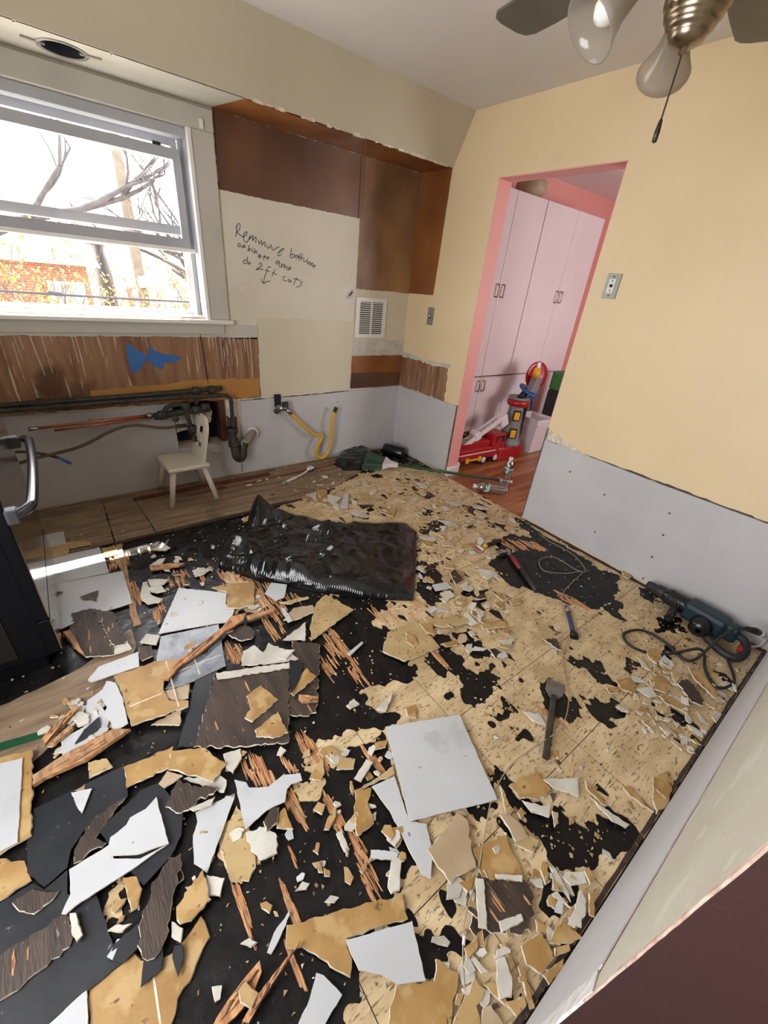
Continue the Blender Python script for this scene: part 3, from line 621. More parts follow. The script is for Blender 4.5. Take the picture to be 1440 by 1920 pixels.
# raw splintered plywood: many thin slivers lying along the grain (y)
SPL = [
 [(-1.794,-1.795),(-1.759,-1.816),(-1.759,-1.953),(-1.79,-2.129),(-1.822,-2.118),(-1.825,-1.957),(-1.906,-2.034),(-1.91,-1.968)], [(-1.536,-1.772),(-1.398,-1.929),(-1.316,-1.874),(-1.267,-1.889),(-1.452,-1.98),(-1.548,-1.879)], [(-2.042,-1.111),(-1.928,-1.3),(-1.846,-1.382),(-1.813,-1.482),(-1.705,-1.547),(-1.791,-1.557),(-1.942,-1.405),(-2.006,-1.254)],
 [(-2.122,-2.178),(-2.089,-2.223),(-2.088,-2.334),(-2.132,-2.304),(-2.137,-2.236)], [(-2.269,-2.17),(-2.248,-2.266),(-2.294,-2.261),(-2.325,-2.174)], [(-2.236,-2.319),(-2.217,-2.332),(-2.226,-2.439),(-2.258,-2.439),(-2.283,-2.383)], [(-2.168,-2.512),(-2.11,-2.557),(-2.137,-2.7),(-2.198,-2.679),(-2.167,-2.56)],
 [(-2.293,-2.477),(-2.262,-2.576),(-2.275,-2.598),(-2.308,-2.592),(-2.303,-2.519)], [(-2.139,-2.398),(-2.129,-2.5),(-2.163,-2.493)], [(-2.45,-2.462),(-2.427,-2.478),(-2.447,-2.568),(-2.454,-2.563)], [(-2.243,-2.589),(-2.236,-2.652),(-2.249,-2.647)], [(-2.344,-2.528),(-2.337,-2.618),(-2.353,-2.611)],
 [(-1.96,-2.347),(-1.936,-2.43),(-1.953,-2.432)], [(-2.384,-2.655),(-2.379,-2.701),(-2.386,-2.697)], [(-2.21,-2.224),(-2.167,-2.294),(-2.184,-2.289)],
 [(-2.284,-1.006),(-2.138,-1.091),(-2.148,-1.187),(-2.303,-1.128)], [(-2.071,-1.113),(-1.923,-1.286),(-1.939,-1.327),(-2.071,-1.199)], [(-2.456,-1.005),(-2.423,-1.088),(-2.444,-1.165),(-2.474,-1.118)], [(-2.393,-1.253),(-2.343,-1.269),(-2.375,-1.345),(-2.42,-1.317)],
 [(-2.199,-1.64),(-2.133,-1.694),(-2.16,-1.766),(-2.218,-1.719)], [(-2.513,-0.731),(-2.317,-0.745),(-2.38,-0.844),(-2.526,-0.831)],
 [(-1.97,-1.357),(-1.863,-1.545),(-1.942,-1.637),(-1.994,-1.551)], [(-2.01,-1.569),(-1.948,-1.687),(-2.014,-1.72)], [(-0.539,-2.225),(-0.498,-2.417),(-0.53,-2.413),(-0.581,-2.285)], [(-0.433,-1.687),(-0.147,-1.895),(-0.205,-1.934),(-0.448,-1.774)], [(-1.267,-2.596),(-1.25,-2.707),(-1.275,-2.699),(-1.288,-2.619)],
 [(-1.452,-2.169),(-1.432,-2.206),(-1.456,-2.236),(-1.476,-2.212)],
]
mb = MB()
for p in SPL:
    P = np.array(p); lo, hi = P.min(0), P.max(0); area = (hi-lo).prod()
    n_ = int(60+area*4200)
    X = np.array([rng.uniform(lo[0], hi[0]) for _ in range(n_)]); Y = np.array([rng.uniform(lo[1], hi[1]) for _ in range(n_)])
    D = sdist(X, Y, p)
    for x, y, d in zip(X, Y, D):
        if d < -.002: continue
        if vn(x*40, y*9, 21) < .40: continue
        L = rng.uniform(.012, .075); w = rng.uniform(.001, .0045); h = rng.uniform(.0015, .006); a = rng.uniform(-.07, .07)
        ca, sa = math.cos(a), math.sin(a); zz = .004 if h < .003 else .001
        q = [(-w, -L/2), (w*.4, -L/2-.004), (w, -L/4), (w*.8, L/2), (-w*.5, L/2+.006), (-w, L/3)]
        vs = [(x+u*ca-v*sa, y+u*sa+v*ca, 0) for u, v in q]+[(x+u*.5*ca-v*.92*sa, y+u*.5*sa+v*.92*ca, zz+h*(.5+.5*(v > 0))) for u, v in q]
        mb.add(vs, [tuple(range(6, 12))]+[(k, (k+1) % 6, 6+(k+1) % 6, 6+k) for k in range(6)], rng.choice((0, 0, 0, 1)))
tag(mb.build('splintered_plywood', [M['splinter'], M['splintdark']], floor), 'orange raw wood splinters torn from the plywood', kind='stuff')

# ------------------------------------------------------------------ handwriting on the wall
S6 = [[(-1.438,1.588),(-1.431,1.616),(-1.427,1.64),(-1.434,1.63),(-1.423,1.649),(-1.412,1.658),(-1.406,1.651),(-1.408,1.637),(-1.417,1.622),(-1.431,1.61),(-1.422,1.607),(-1.409,1.599),(-1.39,1.59)], [(-1.39,1.59),(-1.369,1.607),(-1.366,1.62),(-1.375,1.618),(-1.386,1.606),(-1.391,1.587),(-1.386,1.571),(-1.373,1.564),(-1.362,1.576),(-1.346,1.604)],
 [(-1.346,1.604),(-1.351,1.584),(-1.337,1.599),(-1.327,1.606),(-1.333,1.578),(-1.319,1.594),(-1.307,1.6),(-1.314,1.57)], [(-1.296,1.586),(-1.29,1.565),(-1.28,1.58),(-1.272,1.584),(-1.273,1.56),(-1.261,1.574),(-1.25,1.58),(-1.254,1.553)],
 [(-1.237,1.568),(-1.24,1.556),(-1.232,1.55),(-1.22,1.555),(-1.211,1.57),(-1.2,1.542),(-1.178,1.554),(-1.154,1.567)], [(-1.163,1.533),(-1.138,1.543),(-1.121,1.557),(-1.128,1.559),(-1.144,1.55),(-1.157,1.534),(-1.166,1.52),(-1.158,1.514),(-1.141,1.526)],
 [(-1.067,1.569),(-1.071,1.543),(-1.078,1.515),(-1.062,1.514),(-1.045,1.527),(-1.052,1.535),(-1.072,1.527)], [(-1.036,1.529),(-1.042,1.521),(-1.033,1.515),(-1.018,1.522),(-1.022,1.531),(-1.036,1.529)], [(-1.002,1.547),(-1.011,1.518),(-1.016,1.503)], [(-0.987,1.544),(-0.996,1.517),(-1.001,1.502)], [(-1.026,1.526),(-0.979,1.519)],
 [(-0.976,1.519),(-0.978,1.503),(-0.966,1.499),(-0.951,1.508),(-0.947,1.52)], [(-0.942,1.506),(-0.949,1.486),(-0.933,1.499),(-0.923,1.497),(-0.927,1.478),(-0.914,1.495),(-0.904,1.494),(-0.909,1.474),(-0.886,1.488),(-0.898,1.465)],
 [(-1.409,1.552),(-1.421,1.552),(-1.429,1.544),(-1.423,1.536),(-1.407,1.542)], [(-1.384,1.548),(-1.397,1.546),(-1.402,1.537),(-1.395,1.534),(-1.384,1.546),(-1.381,1.535)], [(-1.355,1.552),(-1.367,1.522),(-1.356,1.524),(-1.349,1.532),(-1.363,1.532)], [(-1.336,1.537),(-1.342,1.516)], [(-1.332,1.546),(-1.331,1.545)],
 [(-1.32,1.537),(-1.328,1.51),(-1.313,1.526),(-1.305,1.523),(-1.308,1.509)], [(-1.299,1.497),(-1.284,1.503),(-1.288,1.509),(-1.298,1.502),(-1.298,1.491),(-1.278,1.498)], [(-1.253,1.51),(-1.268,1.482)], [(-1.271,1.501),(-1.241,1.499)], [(-1.242,1.493),(-1.227,1.497),(-1.233,1.5),(-1.242,1.491),(-1.24,1.483)],
 [(-1.157,1.484),(-1.176,1.482),(-1.182,1.471),(-1.172,1.466),(-1.157,1.481),(-1.155,1.463),(-1.158,1.45)], [(-1.136,1.474),(-1.145,1.448),(-1.128,1.468),(-1.118,1.469),(-1.124,1.446),(-1.111,1.462),(-1.104,1.457)], [(-1.088,1.456),(-1.103,1.452),(-1.107,1.441),(-1.093,1.442),(-1.073,1.46),(-1.087,1.438)],
 [(-1.372,1.488),(-1.38,1.452),(-1.399,1.451),(-1.401,1.46),(-1.39,1.469),(-1.377,1.468)], [(-1.363,1.461),(-1.371,1.453),(-1.364,1.448),(-1.355,1.455),(-1.363,1.461)], [(-1.3,1.451),(-1.289,1.461),(-1.279,1.457),(-1.284,1.444),(-1.322,1.421),(-1.297,1.426),(-1.27,1.425)],
 [(-1.217,1.443),(-1.232,1.445),(-1.242,1.433),(-1.257,1.396)], [(-1.258,1.424),(-1.226,1.419)], [(-1.188,1.434),(-1.213,1.393)], [(-1.212,1.415),(-1.177,1.405)],
 [(-1.115,1.399),(-1.13,1.396),(-1.135,1.384),(-1.126,1.374),(-1.107,1.372)], [(-1.093,1.387),(-1.096,1.373),(-1.085,1.368),(-1.076,1.383),(-1.074,1.366)], [(-1.029,1.398),(-1.059,1.352)], [(-1.055,1.392),(-1.002,1.383)], [(-0.982,1.377),(-1.006,1.371),(-0.993,1.361),(-1.004,1.35),(-1.037,1.339)],
 [(-1.26,1.398),(-1.276,1.345)], [(-1.292,1.372),(-1.276,1.347),(-1.249,1.358),(-1.227,1.362)]]
mb = MB()
for st in S6:
    P = [(u, -.0045, v) for u, v in st]
    if len(P) > 2: P = smooth_path(P, 4)
    mb.tube(P, .0021, 4)
tag(mb.build('handwriting', M['ink'], wall_w), 'dark marker writing reading Remmove bottum cabinets and do 2ft cuts with an arrow')

# ------------------------------------------------------------------ wall fixtures
vent = thing('air_vent', 'white metal louvred air register on the wall under the stained boards', 'vent', (-.378, -.003, 1.015))
VX0, VX1, VZ0, VZ1 = -.527, -.230, 1.015, 1.308
mb = MB()
for a, b in (((VX0, -.012, VZ0+.03), (VX0+.035, -.003, VZ1-.03)), ((VX1-.035, -.012, VZ0+.03), (VX1, -.003, VZ1-.03)), ((VX0, -.012, VZ0), (VX1, -.003, VZ0+.03)), ((VX0, -.012, VZ1-.03), (VX1, -.003, VZ1)), ((-.384, -.013, VZ0+.03), (-.372, -.003, VZ1-.03))): mb.box(a, b)
mb.build('frame', M['platewhite'], vent)
MB().box((VX0+.02, -.004, VZ0+.02), (VX1-.02, -.003, VZ1-.02)).build('backing', M['dark'], vent)
for k in range(15):
    z = VZ0+.042+k*.0152
    MB().box((VX0+.03, -.001, -.0045), (VX1-.03, .001, .0045), 0, Matrix.Translation((0, -.009, z)) @ Matrix.Rotation(.55, 4, 'X')).build('louvre', M['platewhite'], vent)
def plate(name, label, fn, u0, u1, v0, v1, t, mat, dev):
    c = fn((u0+u1)/2, v0, 0); th = thing(name, label, 'wall plate', c)
    mb = MB(); mb.prism([(u0, v0), (u1, v0), (u1, v1), (u0, v1)], fn, 0, t, inset=.003); mb.build('plate', M[mat], th)
    um, vm = (u0+u1)/2, (v0+v1)/2
    dev(th, um, vm, t); return th
def dev_switch(th, u, v, t):
    MB().prism([(u-.008, v-.016), (u+.008, v-.016), (u+.008, v+.016), (u-.008, v+.016)], fR, t, t+.003).build('switch_frame', M['dark'], th)
    MB().prism([(u-.005, v-.004), (u+.005, v-.004), (u+.005, v+.012), (u-.005, v+.012)], fR, t, t+.012).build('toggle', M['platewhite'], th)
plate('light_switch', 'narrow grey light switch plate on the doorway wall', fR, -.335, -.265, 1.155, 1.285, .006, 'switch', dev_switch)
def dev_jack(th, u, v, t):
    MB().prism([(u-.018, v-.033), (u+.018, v-.033), (u+.018, v+.033), (u-.018, v+.033)], fR, t, t+.003).build('insert', M['platewhite'], th)
    MB().prism([(u-.008, v-.006), (u+.008, v-.006), (u+.008, v+.008), (u-.008, v+.008)], fR, t, t+.006).build('jack', M['dark'], th)
    for dv in (-.045, .045, -.022, .024): MB().prism([(u-.003, v+dv-.003), (u+.003, v+dv-.003), (u+.003, v+dv+.003), (u-.003, v+dv+.003)], fR, t, t+.004).build('screw_head', M['dark'], th)
plate('phone_jack', 'silver telephone jack plate beside the doorway', fR, -1.735, -1.655, 1.462, 1.582, .006, 'switch', dev_jack)
def dev_small(th, u, v, t): MB().prism([(u-.004, v-.012), (u+.004, v-.012), (u+.004, v+.012), (u-.004, v+.012)], fW, t, t+.005).build('stud_cap', M['platewhite'], th)
plate('blank_plate', 'small painted over plate under the handwriting', fW, -1.452, -1.395, 1.282, 1.335, .006, 'primer', dev_small)
clip = thing('wire_clip', 'torn grey clip on the wall beside the air register', 'clip', (-.60, 0, 1.30))
MB().prism(jag([(-.62, 1.30), (-.59, 1.335), (-.565, 1.36), (-.57, 1.325), (-.59, 1.29)], .01, .003), fW, 0, .012).build('torn_flap', M['palegrey'], clip)
MB().tube([(-.60, -.012, 1.31), (-.575, -.02, 1.34)], .004, 6).build('wire_end', M['dark'], clip)
# blue tape on the plaster band
tp = thing('blue_tape_patch', 'torn blue painters tape stuck on the brown plaster band', 'tape', (-2.02, 0, .83))
MB().prism(jag([(-2.141,0.98),(-2.111,0.953),(-2.085,0.925),(-2.064,0.925),(-2.052,0.902),(-2.038,0.896),(-2.069,0.869),(-2.105,0.813),(-2.148,0.809),(-2.153,0.888)], .02, .003), fW, .003, .006).build('strip', M['bluetape'], tp)
MB().prism(jag([(-2.025,0.954),(-1.999,0.935),(-1.97,0.916),(-1.916,0.906),(-1.845,0.887),(-1.895,0.859),(-1.957,0.858),(-1.969,0.819),(-2.011,0.833),(-2.032,0.868),(-2.064,0.869),(-2.029,0.913)], .02, .003), fW, .003, .007).build('strip', M['bluetape'], tp)

# ------------------------------------------------------------------ pipes on the window wall
gp = thing('gas_pipe_run', 'old dark iron pipe run with valves across the wall under the window', 'pipe', (-2.2, -.05, .68))
MB().tube([(-3.4, -.05, .665), (-2.45, -.05, .672), (-2.0, -.05, .680), (-1.66, -.05, .690), (-1.63, -.04, .69)], .0165, 10).build('upper_pipe', M['iron'], gp)
MB().tube(smooth_path([(-3.4, -.075, .640), (-2.2, -.075, .655), (-1.66, -.075, .648), (-1.605, -.075, .642), (-1.582, -.073, .615), (-1.582, -.07, .55), (-1.582, -.07, .40)], 5), .0135, 10).build('lower_pipe', M['iron'], gp)
for x in (-1.70, -1.80, -2.62): MB().lathe([(.024, -.02), (.027, -.012), (.027, .012), (.024, .02)], axis_mat((x, -.05, .684 if x > -2 else .67), (1, 0, 0)), 12).build('coupling', M['iron'], gp)
vl = thing('valve_manifold', 'cluster of green iron tees and shutoff valves beside the small chair back', 'valve', (-1.93, -.09, .43))
MB().tube(smooth_path([(-2.02, -.09, .565), (-2.0, -.09, .60), (-1.94, -.09, .612), (-1.90, -.09, .600), (-1.885, -.09, .55), (-1.875, -.09, .48), (-1.865, -.09, .40)], 4), .014, 8).build('riser', M['iron'], vl)
MB().tube([(-2.08, -.08, .545), (-1.95, -.08, .556), (-1.76, -.08, .575)], .022, 10).build('cross_pipe', M['iron'], vl)
for p, d in (((-2.03, -.08, .55), (1, 0, 0)), ((-1.82, -.08, .565), (1, 0, 0)), ((-1.885, -.09, .60), (0, 0, 1)), ((-1.865, -.09, .44), (0, 0, 1)), ((-1.76, -.08, .575), (1, 0, 0))):
    MB().lathe([(.018, -.028), (.029, -.024), (.029, .024), (.018, .028)], axis_mat(p, d), 10).build('tee', M['iron'], vl)
for x, z in ((-1.965, .535), (-1.80, .545), (-1.865, .385)):
    mb = MB().tube([(x, -.09, z), (x, -.13, z-.005)], .008, 6); mb.lathe([(.004, -.004), (.022, -.004), (.022, .004), (.004, .004)], axis_mat((x, -.13, z), (0, -1, .3)), 10); mb.build('valve_handle', M['iron'], vl)
MB().tube([(-1.81, -.075, .60), (-1.81, -.06, .665)], .014, 8).build('nipple', M['iron'], vl)
cp = thing('copper_pipe', 'capped orange copper water pipe stub in front of the drywall', 'pipe', (-2.4, -.08, .5))
MB().tube([(-2.68, -.075, .538), (-2.09, -.075, .555)], .0085, 8).build('upper_tube', M['copper'], cp)
MB().tube([(-2.60, -.085, .52), (-2.09, -.078, .541)], .0075, 8).build('lower_tube', M['copper'], cp)
MB().tube([(-2.71, -.075, .537), (-2.665, -.075, .5385)], .012, 8).build('end_cap', M['steel'], cp); MB().tube([(-2.12, -.075, .552), (-2.085, -.075, .556)], .015, 8).build('fitting', M['steel'], cp)
for x in (-2.42, -2.36): MB().box((x, -.10, .51), (x+.006, -.06, .56)).build('strap', M['copper'], cp)
hs = thing('brown_supply_hose', 'long brown hose sagging from the valves past the stove handle', 'hose', (-2.4, -.1, .3))
MB().tube(smooth_path([(-1.94, -.10, .475), (-2.05, -.11, .478), (-2.2, -.12, .515), (-2.33, -.12, .495), (-2.5, -.13, .425), (-2.7, -.13, .39), (-2.86, -.14, .365), (-3.0, -.14, .38)], 6), .0095, 8).build('hose', M['brownhose'], hs)
MB().tube([(-1.96, -.10, .474), (-1.90, -.10, .474)], .013, 8).build('nut', M['iron'], hs)
h2 = thing('taped_hose', 'thin braided hose ending in a blue taped tip by the stove handle', 'hose', (-2.7, -.12, .34))
MB().tube(smooth_path([(-3.05, -.15, .36), (-2.92, -.15, .425), (-2.8, -.14, .44), (-2.7, -.13, .415), (-2.62, -.12, .37)], 6), .008, 8).build('braid', M['iron'], h2)
MB().tube([(-2.62, -.12, .372), (-2.57, -.12, .325)], [.006, .010], 8).build('tape_tip', M['bluetape'], h2)
dr = thing('drain_trap', 'corroded U shaped drain trap sticking out of the wall', 'drain pipe', (-1.56, -.1, .2))
MB().tube(smooth_path([(-1.60, -.09, .41), (-1.60, -.10, .33), (-1.60, -.12, .27), (-1.595, -.12, .215), (-1.572, -.115, .185), (-1.545, -.11, .20), (-1.535, -.10, .25), (-1.515, -.09, .29)], 5), .031, 12).build('trap', M['iron'], dr)
MB().tube([(-1.545, -.09, .272), (-1.50, -.085, .30), (-1.43, -.03, .335), (-1.41, 0, .34)], .030, 12).build('stub_pipe', mk('limed_pipe', (.20, .175, .14), (.30, .28, .23), 18, .8, .4), dr)
for z in (.40, .30): MB().lathe([(.030, -.02), (.040, -.016), (.040, .016), (.030, .02)], axis_mat((-1.60, -.095 if z > .35 else -.11, z), (0, -.1, 1)), 10).build('slip_nut', M['iron'], dr)
MB().lathe([(.030, -.012), (.042, -.010), (.044, .008), (.03, .01)], axis_mat((-1.42, -.02, .338), (.5, .8, .1)), 14).build('escutcheon', M['gypsum'], dr)
yh = thing('yellow_gas_hose', 'yellow flexible gas hose hanging in a loop from a wall valve', 'hose', (-.95, -.06, .05))
MB().tube(smooth_path([(-1.135, -.055, .475), (-1.05, -.07, .385), (-.93, -.08, .275), (-.86, -.08, .262), (-.862, -.08, .225), (-.905, -.08, .145), (-.895, -.08, .08), (-.85, -.08, .052), (-.80, -.08, .085), (-.765, -.08, .18), (-.762, -.08, .33), (-.758, -.08, .40), (-.735, -.08, .455)], 7), .0135, 10).build('hose', M['yellowhose'], yh)
MB().tube([(-.738, -.08, .445), (-.722, -.08, .485)], .017, 8).build('end_fitting', M['iron'], yh)
MB().tube([(-1.155, -.05, .505), (-1.12, -.06, .465)], .019, 8).build('hose_nut', M['steel'], yh)
gv = thing('gas_shutoff', 'metal gas shutoff valve with nuts at the top of the yellow hose', 'valve', (-1.19, -.04, .5))
MB().box((-1.235, -.02, .515), (-1.185, -.012, .61)).build('slot', M['dark'], gv)
MB().tube([(-1.21, 0, .52), (-1.21, -.06, .515)], .020, 8).build('elbow', M['steel'], gv); MB().tube([(-1.215, -.05, .515), (-1.145, -.05, .505)], .022, 6).build('body', M['steel'], gv)
MB().rbox((-1.20, -.085, .525), (-1.15, -.06, .565), .006).build('valve_lever', M['iron'], gv); MB().lathe([(.012, -.01), (.02, -.008), (.02, .01), (.01, .012)], axis_mat((-1.235, -.045, .49), (0, -1, 0)), 8).build('union_nut', M['iron'], gv)

# ------------------------------------------------------------------ stove
st = thing('stove', 'black kitchen range with a curved silver oven handle beside the white sheets', 'stove', (-3.07, -1.02, 0))
MB().rbox((-3.40, -1.40, .06), (-2.775, -.64, .90), .012).build('body', M['stove'], st)
od = MB().rbox((-2.79, -1.398, .232), (-2.745, -.642, .80), .006).build('oven_door', M['stove'], st); MB().box((-2.746, -1.394, .236), (-2.742, -.646, .796)).build('front_skin', M['doorfront'], od)
dw_ = MB().rbox((-2.79, -1.398, .065), (-2.745, -.642, .228), .006).build('drawer', M['stove'], st); MB().box((-2.746, -1.394, .069), (-2.742, -.646, .224)).build('front_skin', M['doorfront'], dw_)
MB().rbox((-2.80, -1.398, .81), (-2.742, -.642, .90), .015).build('control_panel', M['stove'], st)
MB().rbox((-3.41, -1.405, .90), (-2.745, -.635, .925), .01).build('cooktop', M['stove'], st)
for x in (-3.05, -2.87): MB().rbox((x-.08, -1.404, .10), (x+.004, -1.399, .86), .002).build('side_groove', M['blackplastic'], st)
hd = MB().tube(smooth_path([(-2.744, -1.385, .665), (-2.712, -1.388, .672), (-2.684, -1.37, .68), (-2.674, -1.30, .683), (-2.668, -1.02, .685), (-2.674, -.74, .683), (-2.684, -.67, .68), (-2.712, -.652, .672), (-2.744, -.655, .665)], 6), .0165, 12)
hd = hd.build('handle', mk('satin_black_metal', (.10, .105, .115), rough=.22, metal=.9), st)
for y in (-1.385, -.655): MB().rbox((-2.748, y-.02, .640), (-2.712, y+.02, .692), .008).build('handle_mount', mk('grey_mount', (.05, .05, .055), rough=.4, metal=.2), hd)
for x, y in ((-3.36, -1.36), (-2.83, -1.36), (-3.36, -.68), (-2.83, -.68)): MB().lathe([(.02, 0), (.02, .062)], Matrix.Translation((x, y, 0)), 10).build('foot', M['blackplastic'], st)
MB().box((-3.38, -1.385, .004), (-2.80, -.66, .06)).build('kick_plate', M['stove'], st)

# ------------------------------------------------------------------ small chair
chx, chy = -1.969, -.175
ch = thing('child_chair', 'small ivory wooden childrens chair standing by the stripped window wall', 'chair', (chx, chy, .006))
cm = Matrix.Translation((chx, chy, .006)) @ Matrix.Rotation(math.radians(2), 4, 'Z')
# seat faces -x, the back stands on the +x side
MB().rbox((-.130, -.145, .235), (.130, .145, .262), .014, 0, cm).build('seat', M['chair'], ch)
for sx, sy, tx, ty in ((-.095, -.11, -.147, -.148), (-.095, .11, -.147, .148), (.095, -.11, .147, -.148), (.095, .11, .147, .148)):
    MB().tube([cm @ Vector((tx, ty, 0)), cm @ Vector((sx, sy, .238))], [.0165, .019], 12).build('leg', M['chair'], ch)
# backrest with two windows: quads between outline rings
bk = MB(); W_, z0, z1, r_ = .115, .25, .55, .09
def slab(mb, u0, u1, v0, v1): mb.prism([(u0, v0), (u1, v0), (u1, v1), (u0, v1)], fb, -.009, .009)
fb = lambda u, v, t: tuple(cm @ Vector((.098+(v-.25)*.22+t, u, v)))
prof = [(-W_, z0), (W_, z0), (W_, z1-r_)]+[(W_-r_+r_*math.cos(a*math.pi/16), z1-r_+r_*math.sin(a*math.pi/16)) for a in range(1, 9)]+[(-(W_-r_)-r_*math.sin(a*math.pi/16), z1-r_+r_*math.cos(a*math.pi/16)) for a in range(0, 9)]
wins = [(-.05, .05, .425, .485), (-.05, .05, .325, .375)]
def cutrow(v0, v1):
    # horizontal slice of the outline between v0 and v1
    def wid(v):
        if v <= z1-r_: return W_
        return W_-r_+math.sqrt(max(0, r_*r_-(v-z1+r_)**2))
    k = 8; L = [(wid(v0+(v1-v0)*i/k), v0+(v1-v0)*i/k) for i in range(k+1)]
    return L
for v0, v1 in ((z0, .325), (.375, .425), (.485, z1-.0005)):
    L = cutrow(v0, v1); bk.prism([(w, v) for w, v in L]+[(-w, v) for w, v in L[::-1]], fb, -.009, .009)
for v0, v1 in ((.325, .375), (.425, .485)):
    L = cutrow(v0, v1); bk.prism([(.05, v0)]+[(w, v) for w, v in L]+[(.05, v1)], fb, -.009, .009); bk.prism([(-.05, v1)]+[(-w, v) for w, v in L[::-1]]+[(-.05, v0)], fb, -.009, .009)
bk.build('backrest', M['chair'], ch)

# ------------------------------------------------------------------ bin bags
def crumple(name, label, poly, hgt, seed, base=.006, gs=.0085, par=None, cat='bag', amp=1):
    P = np.array(poly); lo, hi = P.min(0)-.02, P.max(0)+.02
    xs = np.arange(lo[0], hi[0], gs); ys = np.arange(lo[1], hi[1], gs); X, Y = np.meshgrid(xs, ys, indexing='ij')
    D = sdist(X, Y, poly)
    def zt(x, y):
        x_ = np.array([x]); y_ = np.array([y]); d = float(sdist(x_, y_, poly)[0]); e = min(1, max(0, d)/.07); e = math.sqrt(e)
        a = vlin(x*4, y*4, seed); b = vlin(x*5+.7*a, y*5, seed+1); c = vlin(x*9.5, y*9.5+.6*a, seed+2); d3 = vlin(x*27, y*27, seed+3)
        k = amp(x, y) if callable(amp) else amp
        return base+.008+hgt(x, y)*e*(.55+.5*a)+e*(.060*b*(.35+.65*k)+k*(.030*abs(2*c-1)+.005*d3))
    mb = march(xs, ys, D, zt, base-.003)
    o = mb.build(name, [M['bag'], M['bag']]); tag(o, label, cat); return o
bagpoly = [(-2.061,-1.106),(-2.026,-1.017),(-1.955,-0.884),(-1.861,-0.858),(-1.807,-0.865),(-1.768,-0.756),(-1.702,-0.65),(-1.645,-0.653),(-1.603,-0.716),(-1.557,-0.766),(-1.394,-0.879),(-1.274,-1.046),(-1.166,-1.071),(-0.857,-1.257),(-0.864,-1.368),(-1.138,-1.679),(-1.308,-1.856),(-1.414,-1.784),(-1.524,-1.703),(-1.694,-1.545),(-1.802,-1.419),(-1.927,-1.301),(-1.999,-1.189)]
def bh(x, y):
    # taller at the gathered end, flat sheet at the other
    d = math.hypot(x+1.66, y+.72); return .03+.10*math.exp(-(d/.10)**2)+.03*math.exp(-((x+1.45)**2+(y+1.25)**2)/.03)
crumple('garbage_bag', 'large crumpled shiny black plastic bag lying across the torn floor', bagpoly, bh, 40, amp=lambda x, y: .22+.9/(1+math.exp((x-y*.6-(-.62))*9)))
crumple('garbage_bag', 'smaller black plastic bag heaped at the wall behind the broom head', [(-0.776,-0.15),(-0.581,0.035),(-0.391,0.071),(-0.302,0.002),(-0.364,-0.174),(-0.438,-0.278),(-0.636,-0.365),(-0.764,-0.305)], lambda x, y: .03, 61, gs=.012, amp=.6)
rl = thing('bag_roll', 'black roll of bin bags in the corner below the doorway wall', 'roll', (-.13, -.23, .006))
mt = axis_mat((-.20, -.12, .055), (.42, -.9, 0))
MB().lathe([(.012, 0), (.05, .002), (.055, .01), (.055, .20), (.05, .208), (.014, .21)], mt, 20).build('film', M['blackplastic'], rl)
MB().lathe([(.0165, .2), (.0165, .214), (.003, .206)], mt, 14).build('core_tube', M['dark'], rl)
MB().prism(jag([(-.26, -.15), (-.06, -.42), (-.01, -.38), (-.16, -.12)], .05, .01), fF, .005, .009).build('loose_film', M['bag'], rl)

# ------------------------------------------------------------------ broom, rod, brush
br = thing('broom', 'green handled broom lying on the floor towards the doorway', 'broom', (-.1, -.75, .02))
A = Vector((-.42, -.40, .055)); Bv = Vector((.28, -1.13, .055)); d = (Bv-A).normalized(); sd = Vector((-d.y, d.x, 0))
MB().tube([A+d*.10, Bv], .012, 10).build('handle', M['green'], br); MB().tube([Bv-d*.002, Bv+d*.10], .0125, 10).build('grip', M['toywhite'], br)
hb = MB()
def hex_(a, wa, b, wb_, ta, tb):
    vs = []
    for c, w, t in ((a, wa, ta), (b, wb_, tb)):
        for s, u in ((-1, -1), (1, -1), (1, 1), (-1, 1)): vs.append(c+sd*w*s+Vector((0, 0, t*u)))
    return vs, [(3, 2, 1, 0), (4, 5, 6, 7), (0, 1, 5, 4), (1, 2, 6, 5), (2, 3, 7, 6), (3, 0, 4, 7)]
hb.add(*hex_(A+d*.13, .016, A+d*.05, .04, .014, .02)); hb.add(*hex_(A+d*.05, .045, A+d*.005, .095, .02, .026)); hb.build('head', M['toywhite'], br)
bs = MB()
for k in range(420):
    u = rng.uniform(-1, 1); t = rng.uniform(-1, 1); a = A+sd*u*.09+Vector((0, 0, t*.022)); b = A-d*rng.uniform(.13, .17)+sd*(u*.15+rng.uniform(-.01, .01))+Vector((0, 0, t*.03+rng.uniform(-.01, .005))); b.z = max(b.z, .008)
    bs.tube([a, b], .0022, 3, rng.choice((0, 0, 1)), False, False)
tag(bs.build('bristles', [M['bristle'], M['green']], br), 'grey green bristles', kind='stuff')
rd = thing('wooden_rod', 'long thin reddish brown rod lying along the bare planks', 'rod', (-1.2, -.17, .006))
MB().tube([(-1.99, -.20, .018), (-.90, -.165, .020), (-.42, -.16, .045)], .011, 8).build('shaft', mk('red_brown_rod', (.22, .085, .04), (.15, .055, .028), 9, .5, stretch=(1, 8, 8)), rd)
MB().tube([(-.432, -.16, .0445), (-.40, -.159, .046)], .0125, 8).build('end_ferrule', M['brownwood'], rd)
db = thing('dish_brush', 'white handled dish brush with green bristles on the bare planks', 'brush', (-1.17, -.26, .006))
MB().tube(smooth_path([(-1.30, -.315, .018), (-1.20, -.28, .02), (-1.10, -.235, .022), (-1.04, -.20, .03)], 5), [.012]*6+[.008]*5+[.008]*5, 8).build('handle', M['toywhite'], db)
MB().rbox((-.03, -.02, -.008), (.03, .02, .008), .008, 0, Matrix.Translation((-1.02, -.19, .034)) @ Matrix.Rotation(.45, 4, 'Z')).build('head', M['toywhite'], db)
